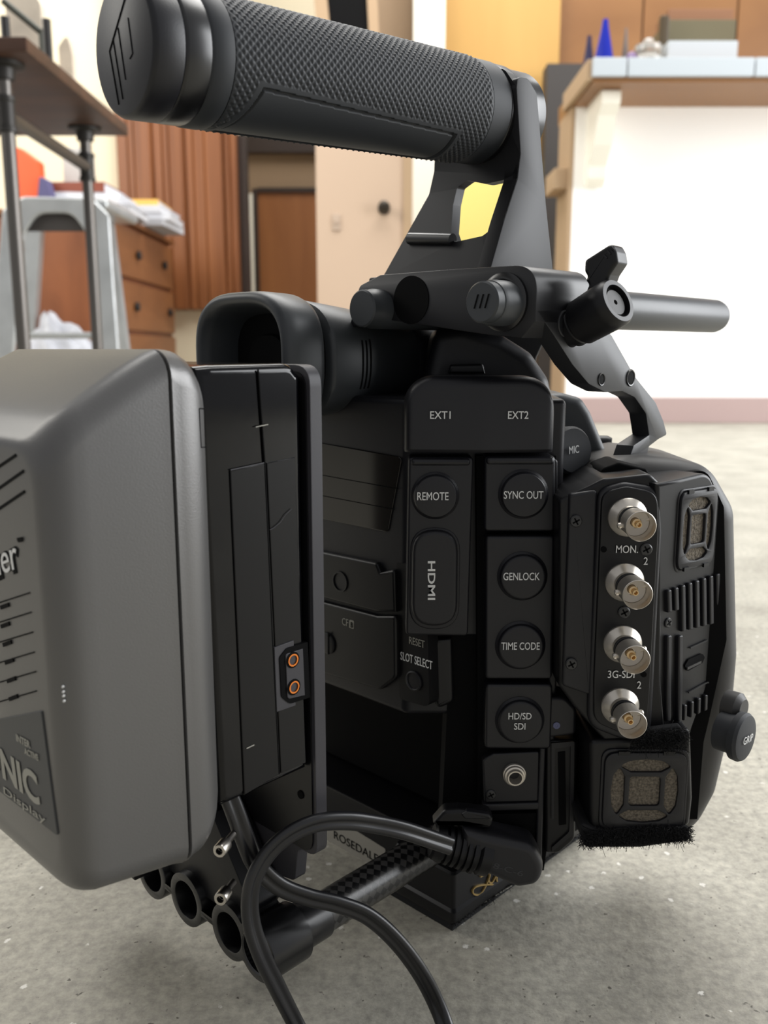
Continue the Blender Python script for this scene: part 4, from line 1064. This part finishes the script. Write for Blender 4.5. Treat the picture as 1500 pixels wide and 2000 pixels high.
out_px = [(918, 150, 10), (945, 131, 14), (985, 134, 20), (1008, 168, 14), (1016, 300), (1010, 350, 20), (984, 430), (952, 542), (880, 542), (746, 544), (797, 453), (838, 380, 20), (848, 335, 10), (850, 290), (880, 220)]
hole_px = [(912, 352, 8), (948, 359, 10), (982, 352, 10), (1003, 341, 4), (996, 380, 10), (976, 436, 14), (942, 461, 12), (887, 473, 3), (881, 455), (885, 400, 20), (893, 366, 8)]
gp = [hv(x, y) for x, y in roundpoly(out_px)]; gh = [hv(x, y) for x, y in roundpoly(hole_px)]
wbW = lambda z: wfF(z) - .005
v, f = prism_g(PH, gp, .03, 0, 0, 3, [gh], 0, wfF, wbW)
fl_u = (RF(0, bRt, 0) - PHb.o).dot(PHb.u)
fpx = [(1008, 172, 6), (1016, 300), (1010, 350, 16), (984, 430), (957, 525), (953, 538), (1080, 538), (1079, 525), (1066, 400), (1054, 250), (1048, 182, 20), (1030, 152, 16), (1010, 150, 8)]
v2, f2 = prism_g(PHb, pxpoly(PHb, fpx), .0065, .0002, .0004, 2); n_ = len(v); v = v + v2; f = f + [[i + n_ for i in q] for q in f2]
top = mk('top_handle', v, f, POSTM, vc, ang=30)
def hl(name, prof, m, n=72): return mk(name, *lathe_g(H0, hd, prof, n), m, top, ang=40)
cap = hl('end_cap', [(0, 0), (HR * .93, 0), (HR * .97, .0004), (HR, .0016), (HR, s1 - .0008), (HR * .985, s1 - .0002), (HR * .97, s1)], BLK)
hl('cap_ring', [(HR * .97, s1), (HR * .99, s1 + .0003), (HR, s1 + .001), (HR, s2 - .0008), (HR * .985, s2)], ANOD)
hl('rubber_collar', [(HR * .985, s2), (HR * .99, s2 + .0002), (HR * 1.015, s2 + .0008), (HR * 1.02, s3 - .002), (HR * 1.005, s3 - .0003), (HR * .97, s3)], KNURL)
hl('rubber_collar', [(HR * .97, s4), (HR * 1.0, s4 + .0003), (HR * 1.0, s5 - .0006), (HR * .97, s5)], KNURL)
hl('handle_ring', [(HR * .96, s5), (HR * .985, s5 + .0004), (HR * .985, s6 - .002), (HR * .95, s6), (HR * .95, s6 + .012)], ANOD)
hl('handle_end', [(HR * .72, s6), (HR * .8, s6 + .0005), (HR * .8, s6 + .008), (HR * .76, s6 + .0095), (0, s6 + .0095)], ANODB)
# emblem lines on the end cap
mb = MB(); ex = hup; ey = hsd
def capline(pts, w_=.00022):
    path = [H0 - hd * .00005 + hup * y * HR + hsd * x * HR for x, y in pts]
    mb.add(*tube_g(path, w_, 6))
capline([(.35, .75), (-.45, .05), (-.30, -.75)]); capline([(-.1, .30), (.0, -.45)], .0002); capline([(-.3, .2), (-.15, -.7)], .0002); capline([(.25, .35), (.30, -.15), (.2, -.2)], .0002)
mb.mk('cap_emblem', DARK, cap)
# knurled sleeve
sT0, thT = hcyl(515, 173); sT1, thT2 = hcyl(886, 262); sLb, thL = hcyl(462, 236); sRb, thRb = hcyl(888, 300)
pitch = .0026; nS, nT = 400, 380; vs = []
ncyc = round(2 * math.pi * HR / pitch); 
def tri(x): x = x - math.floor(x); return 1 - abs(2 * x - 1)
for i in range(nS + 1):
    s = s3 + (s4 - s3) * i / nS
    for j in range(nT):
        th = 2 * math.pi * j / nT; tt = th if th < math.pi * 1.3 else th - 2 * math.pi
        k = (s - sT0) / (sT1 - sT0); tht = thT + (thT2 - thT) * k
        dd1 = (tt - tht) * HR
        sl = sT0 + (sLb - sT0) * (tt - thT) / (thL - thT)
        dd2 = (s - sl) * .85; dd3 = sT1 + .001 - s; dd4 = (3.3 - tt) * HR
        d = min(dd1, dd2, dd3, dd4)
        fade = min(1, min(s - s3, s4 - s) / .0012)
        if d > .0007: h = -.0002
        elif d > -.0003: h = -.0011
        elif d > -.0022: h = .00025
        else:
            if abs(tt) < .42: h = .00055 * tri(s / .0023) ** .7
            else:
                a = ncyc * th / (2 * math.pi); b = s / pitch; h = .00062 * min(tri((a + b)), tri((a - b)))
        if i in (0, nS): h = -.0006
        r = HR + h * fade
        vs.append(H0 + hd * s + hup * (r * math.cos(th)) + hsd * (r * math.sin(th)))
fs = [[i * nT + j, (i + 1) * nT + j, (i + 1) * nT + (j + 1) % nT, i * nT + (j + 1) % nT] for i in range(nS) for j in range(nT)]
mk('knurled_grip', vs, fs, KNURL, top, ang=None)
# cross bar at the foot of the rear leg
p0 = PH.hit(800, 466, wfF(PH.uv(800, 466)[1]) + .002); p1 = PH.hit(884, 468, wfF(PH.uv(884, 468)[1]) + .002)
mk('cross_bar', *tube_g([p0, p1], .0024, 16), ANOD, top)

# handle bracket -----------------------------------------------------------
QR0 = at_depth(940, 590, .288); bQ = bcoord(QR0); zQ = QR0.z; aQ = acoord(QR0)
aBr = acoord(plane_b(bQ).hit(992, 590))
PBr = plane_a(aBr)
bArm = bcoord(PBr.hit(1047, 604)); PArm = plane_b(bArm)
uA = (RF(aBr, bArm, 0) - PBr.o).dot(PBr.u); zLn = PBr.hit(1047, 604).z
bdep = acoord(PArm.hit(1152, 600)) - aBr
lft = [PBr.uv(x, y) for x, y in ((1018, 660), (960, 655), (860, 640), (760, 625), (682, 640))]
bo = roundpoly([(*PBr.uv(702, 558), .003), (*PBr.uv(742, 537), .002), (*PBr.uv(880, 526), 0), (uA, PBr.uv(985, 521)[1], .016), (uA, zLn - .004)] + lft, 10)
v, f = prism_g(PBr, bo, bdep, 0, .0004, 2)
br = mk('handle_bracket', v, f, ANODB, vc, ang=30)
prism('bracket_foot', Plane((0, .428, 0), 90), [(790, 590), (1000, 590), (1066, 660), (1048, 700), (1040, 780), (790, 780)], .020, BLK2, br, bev=.001)
box('handle_shoe', (.268, .318, -.268, bRt + .003, .258, .2722), POSTM, br, bev=.001, fr=RF)
mk('bracket_hole', *lathe_g(PBr.hit(802, 586, .0003), PBr.n, [(0, 0), (.0088, 0), (.0088, -.001)], 40), DARK, br)
mk('rod_boss', *lathe_g(PBr.hit(985, 590, 0), PBr.n, [(.0098, -.002), (.0098, .0012), (.0085, .002), (.0076, .002)], 40), ANOD, br)
mk('support_rod', *lathe_g(QR0, A, [(0, 0), (.0062, 0), (.0068, .0006), (.0068, .004), (.0071, .0042), (.0075, .0055), (.0075, .176), (.0070, .1785), (.006, .1792), (0, .1792)], 48), EVFM, br)
mb = MB()
PQ = plane_a(aQ)
uq, vq = (QR0 - PQ.o).dot(PQ.u), zQ
for k_ in range(3):
    q0 = (uq - .003 + k_ * .0022, vq - .002); q1 = (uq - .0015 + k_ * .0022, vq + .0025)
    mb.add(*prism_g(PQ, [(q0[0], q0[1]), (q0[0] + .0004, q0[1]), (q1[0] + .0004, q1[1]), (q1[0], q1[1])], .0004, .0003))
mb.mk('rod_cap_mark', DARK, br)
c2_ = PBr.hit(742, 604) - A * .010
mk('support_rod', *lathe_g(c2_, A, [(0, 0), (.0064, 0), (.0070, .0006), (.0070, .004), (.0075, .0055), (.0075, .10), (0, .10)], 40), EVFM, br)
# arm plate
arm_px = [(1048, 606), (1095, 604), (1150, 612, 20), (1195, 655, 10), (1240, 735), (1281, 786, 20), (1296, 822), (1303, 849, 6), (1286, 858, 6), (1268, 872, 6), (1261, 900), (1228, 900), (1238, 870, 6), (1268, 850, 2), (1262, 808, 14), (1240, 776, 14), (1215, 764, 8), (1182, 766, 16), (1150, 750, 20), (1118, 712), (1080, 652)]
hl_ = []
for (x, y, rp) in ((1174, 741, 13), (1231, 738, 17)):
    u_, v_ = PArm.uv(x, y); rr_ = rp * PArm.scale(x, y); hl_.append(circ(u_, v_, rr_, 24))
v, f = prism_g(PArm, pxpoly(PArm, arm_px), .0075, 0, .0003, 2); arm = mk('side_arm', v, f, ARMG, br, ang=30)
for (x, y, rp) in ((1174, 741, 13), (1231, 738, 17)):
    c = PArm.hit(x, y, 0); rr_ = rp * PArm.scale(x, y)
    hs_ = mk('screw_hole', *lathe_g(c, PArm.n, [(rr_, -.001), (rr_, .0001), (rr_ * .92, .0005), (rr_ * .8, .0004), (rr_ * .74, .0001)], 28), ANOD, arm)
    mk('hole_bore', *lathe_g(c, PArm.n, [(0, .0002), (rr_ * .8, .0002), (rr_ * .8, -.0004)], 24), DARK, hs_)
mk('arm_bolt', *lathe_g(PArm.hit(1103, 632, 0), PArm.n, [(.0046, -.001), (.0046, .0003), (.0042, .0006), (.0022, .0006), (.002, .0002), (0, .0002)], 24), ARMG, arm)
# clamp lever
L0 = PArm.hit(1118, 640); zl = (L0 - CAM).dot(FW); L1 = at_depth(1208, 587, zl - .016); ld = (L1 - L0).normalized(); LL = (L1 - L0).length
lev = mk('clamp_lever', *lathe_g(L0, ld, [(.0062, -.004), (.0062, 0), (.0072, .0004), (.0072, .0028), (.0068, .0032), (.0080, .0045), (.0084, LL - .004), (.0082, LL - .0012), (.0074, LL), (.0058, LL), (.0056, LL - .0022), (.0048, LL - .0022)], 44), BLK2, br, ang=40)
mk('lever_screw', *lathe_g(L0, ld, [(.0055, LL - .003), (.0047, LL - .0016), (.0044, LL - .0012), (.0009, LL - .0012), (.0009, LL - .002), (0, LL - .002)], 32), MODG, lev)
PLv = Plane(at_depth(1170, 540, zl - .012), 128)
bl = []
pts = [(1141, 508, 6), (1194, 474, 8), (1203, 492, 6), (1206, 512, 4), (1190, 536, 4), (1184, 552, 8), (1186, 604), (1150, 606), (1144, 566, 3), (1149, 556, 3), (1142, 548, 3), (1146, 540, 3), (1140, 530, 3)]
prism('lever_wing', PLv, pts, .0095, BLK2, lev, bev=.0014, backbev=.0014)
for i in range(3):
    v, f = ribbon(PLv, [(1193 + i * 0 - i * 7, 482 + i * 8), (1199 - i * 7, 488 + i * 8)], 3, .0004, .0006); mk('wing_ridge', v, f, BLK, lev)

# base ---------------------------------------------------------------------
bc_ = at_z(886, 1812, .003); a0, b0 = acoord(bc_), bcoord(bc_)
zb_top = plane_b(b0).hit(1000, 1640).z
def lring(z, da, db, e=.0): return [RF(a, b, z) for a, b in ((a0 + da, b0 - db), (a0 + .105, b0 - db), (a0 + .105, b0 - .062), (a0 + da, b0 - .062))]
bm_v, bm_f = loft_g([[RF(a, b, z) for a, b in roundpoly([(a0 + e, b0 - e, .002), (a0 + .105, b0 - e, .002), (a0 + .105, b0 - .048 + t * .012, .002), (a0 + e, b0 - .048 + t * .012, .002)])] for (z, e, t) in ((.003, 0.001, 0), (.005, 0, 0), (.009, 0, .1), (.010, .0012, .1), (zb_top - .001, .0018, 1), (zb_top, .0026, 1))])
base = mk('base_block', bm_v, bm_f, BLK2, vc, ang=30)
PBs = plane_b(b0)
def wS(z): return -(.0012 + (.0028) * (z - .010) / (zb_top - .010))
PBs2 = plane_b(b0 - .0011)
g = MB()
for st in ([(939, 1713), (946, 1710), (954, 1706)], [(958, 1708), (956, 1716), (950, 1730), (943, 1742), (935, 1748), (927, 1747), (924, 1741), (928, 1734), (938, 1730), (955, 1728), (968, 1728), (983, 1725)], [(955, 1716), (957, 1724), (962, 1724), (967, 1716), (971, 1709), (971, 1720), (975, 1724), (980, 1719)]):
    pth = catmull([Vector((x, y, 0)) for x, y in st], 6); g.add(*ribbon(PBs2, [(q.x, q.y) for q in pth], 2.6, .0006, .0008))
g.mk('gold_script', GOLDP, base)
v, f = ribbon(PBs2, [(902, 1790), (1000, 1730)], 1.4, .0004, .0005); mk('edge_wear', v, f, GRYP, base)
fuzz('velcro_pad', [lambda r, q: (RF(a0 + .001 + .095 * r, b0 - .0005 - .003 * q, .0035), (B * .8 - Z * .1))], 1600, .0016, FUZZ, base)
box('velcro_strip', (a0 + .001, a0 + .104, b0 - .046, b0 - .0015, .0002, .003), FUZZ, base, fr=RF)
# bottom plate with sticker
aBp = a0 + .012; 
Pb = plane_a(aBp)
zs1 = Pb.hit(700, 1640).z
v, f = prism_g(Pb, roundpoly([(Pb.uv(838, 1690)[0], zs1 + .02), (Pb.uv(838, 1690)[0], zs1 - .009), (Pb.uv(560, 1560)[0], zs1 - .009), (Pb.uv(560, 1560)[0], zs1 + .02)]), .09, 0, .001, 2)
bp_ = mk('bottom_plate', v, f, BLK2, vc, wn=True)
stk = prism('sticker', Pb, [(628, 1608, 3), (690, 1620), (753, 1659, 4), (751, 1671, 4), (722, 1690, 4), (628, 1636, 3)], .0004, LABM, bp_, w=.0003, label='pale grey sticker lettered ROSEDALE')
sk2 = text('lettering', Pb, 'ROSEDALE', (652, 1637), (738, 1686), 17, DARK, bp_, .0005)
# velcro tufts on the cooling module
fz = fuzz('velcro_tuft', [lambda r, q: (ML.hit(1232 + r * 108, 1424 + q * 38, .0002), -Vector((0, 1, 0)))], 1600, .0022, FUZZ, lf)
prism('velcro_backing', ML, [(1230, 1430, 8), (1330, 1418, 8), (1342, 1446, 8), (1290, 1464, 8), (1240, 1450, 8)], .003, FUZZ, lf, w=-.0015, bev=.0008)
prism('velcro_backing', ML, [(1132, 1606, 6), (1170, 1622, 6), (1345, 1616, 6), (1350, 1642, 10), (1250, 1656, 10), (1142, 1656, 10)], .035, FUZZ, lf, w=-.002, bev=.001)
fuzz('velcro_tuft', [lambda r, q: (ML.hit(1132 + r * 218, 1622 + q * 30 - (10 * r), -.0018), Vector((0, -.8, -.25)))], 3200, .0019, FUZZ, lf)

# ================================================================== POWER CABLE
cbl = thing('power_cable', 'black twin-core power cable with an angled plug in front of the rig', 'cable', tuple(at_z(700, 1950, 0)))
def eight():
    out = []; r, s = .00165, .0016
    for i in range(13):
        t = R_(-140 + 280 * i / 12); out.append((s + r * math.cos(t), r * math.sin(t)))
    for i in range(13):
        t = R_(40 + 280 * i / 12); out.append((-s + r * math.cos(t), r * math.sin(t)))
    return out
def dep(px, py, zc): return at_depth(px, py, zc)
def fl(px, py): return at_z(px, py, .0036)
p1 = catmull([dep(880, 1652, .318), dep(845, 1640, .314), dep(790, 1622, .308), dep(735, 1610, .303), dep(680, 1603, .297), dep(620, 1607, .291), dep(565, 1630, .287), dep(520, 1672, .285), dep(492, 1730, .284), dep(490, 1795, .286), dep(510, 1862, .290), dep(545, 1935, .299), dep(583, 2010, .308), fl(618, 2080), fl(660, 2170)], 12)
v, f = sweep_g(p1, eight(), up=Z, twist=lambda t: .35 - 1.1 * t); mk('cord', v, f, CABLE, cbl, ang=60)
p2 = catmull([dep(448, 1555, .283), dep(462, 1592, .284), dep(478, 1636, .286), dep(502, 1690, .290), dep(545, 1730, .295), dep(600, 1752, .299), dep(660, 1766, .303), dep(718, 1789, .307), dep(772, 1836, .311), dep(818, 1896, .314), dep(852, 1960, .317), fl(874, 2020), fl(890, 2090), fl(840, 2190), fl(660, 2170)], 12)
v, f = sweep_g(p2, eight(), up=(A * 1).normalized(), twist=lambda t: .3 + .8 * t); mk('cord', v, f, CABLE, cbl, ang=60)
YP = .3135
PPl = Plane((0, YP, 0), 90)
plug = prism('plug_body', PPl, [(905, 1622), (948, 1632, 6), (1044, 1652, 40), (1066, 1694, 40), (1054, 1732, 30), (1012, 1738, 14), (926, 1700), (900, 1690)], .014, PLUGM, cbl, bev=.0035, seg=5, backbev=.002)
# strain relief with ribs
SR0 = PPl.hit(848, 1642, -.006); SR1 = PPl.hit(936, 1664, -.006); sd = (SR1 - SR0).normalized(); SL = (SR1 - SR0).length
prof = [(0, -.001), (.0062, -.001), (.0070, 0), (.0074, .0018)]
nr = 6
for i in range(nr):
    h0 = .0022 + (SL - .003) * i / nr; h1 = h0 + (SL - .003) / nr * .5; h2 = h0 + (SL - .003) / nr
    r0 = .0076 + .0012 * i / nr; prof += [(r0, h0), (r0 + .0002, h1), (r0 - .0012, h1 + .0003), (r0 - .0012, h2 - .0003)]
prof += [(.0086, SL), (.0084, SL + .004)]
mk('strain_relief', *lathe_g(SR0, sd, prof, 36), BLK2, cbl, ang=25)
text('plug_lettering', PPl, '8-C-6', (962, 1695), (1020, 1712), 12, DGP, cbl, .0001)
prism('port_flap', PPl, [(843, 1612, 4), (868, 1584, 14), (898, 1582, 8), (955, 1588, 6), (964, 1600, 5), (960, 1622, 3), (905, 1612), (860, 1612)], .006, BLK2, vc, w=-.003, bev=.0018)
prism('flap_tab', PPl, [(900, 1591, 3), (912, 1585, 3), (956, 1591, 3), (960, 1600, 3), (908, 1600, 3)], .003, BLK, vc, w=-.0022, bev=.0006)
tag(mk('floor_debris', *lathe_g(at_z(48, 1641, 0), Z, [(0, 0), (.0009, 0), (.0011, .0006), (.0005, .0013), (0, .0014)], 9), DARK), 'tiny dark crumb on the concrete floor below the battery', 'crumb')
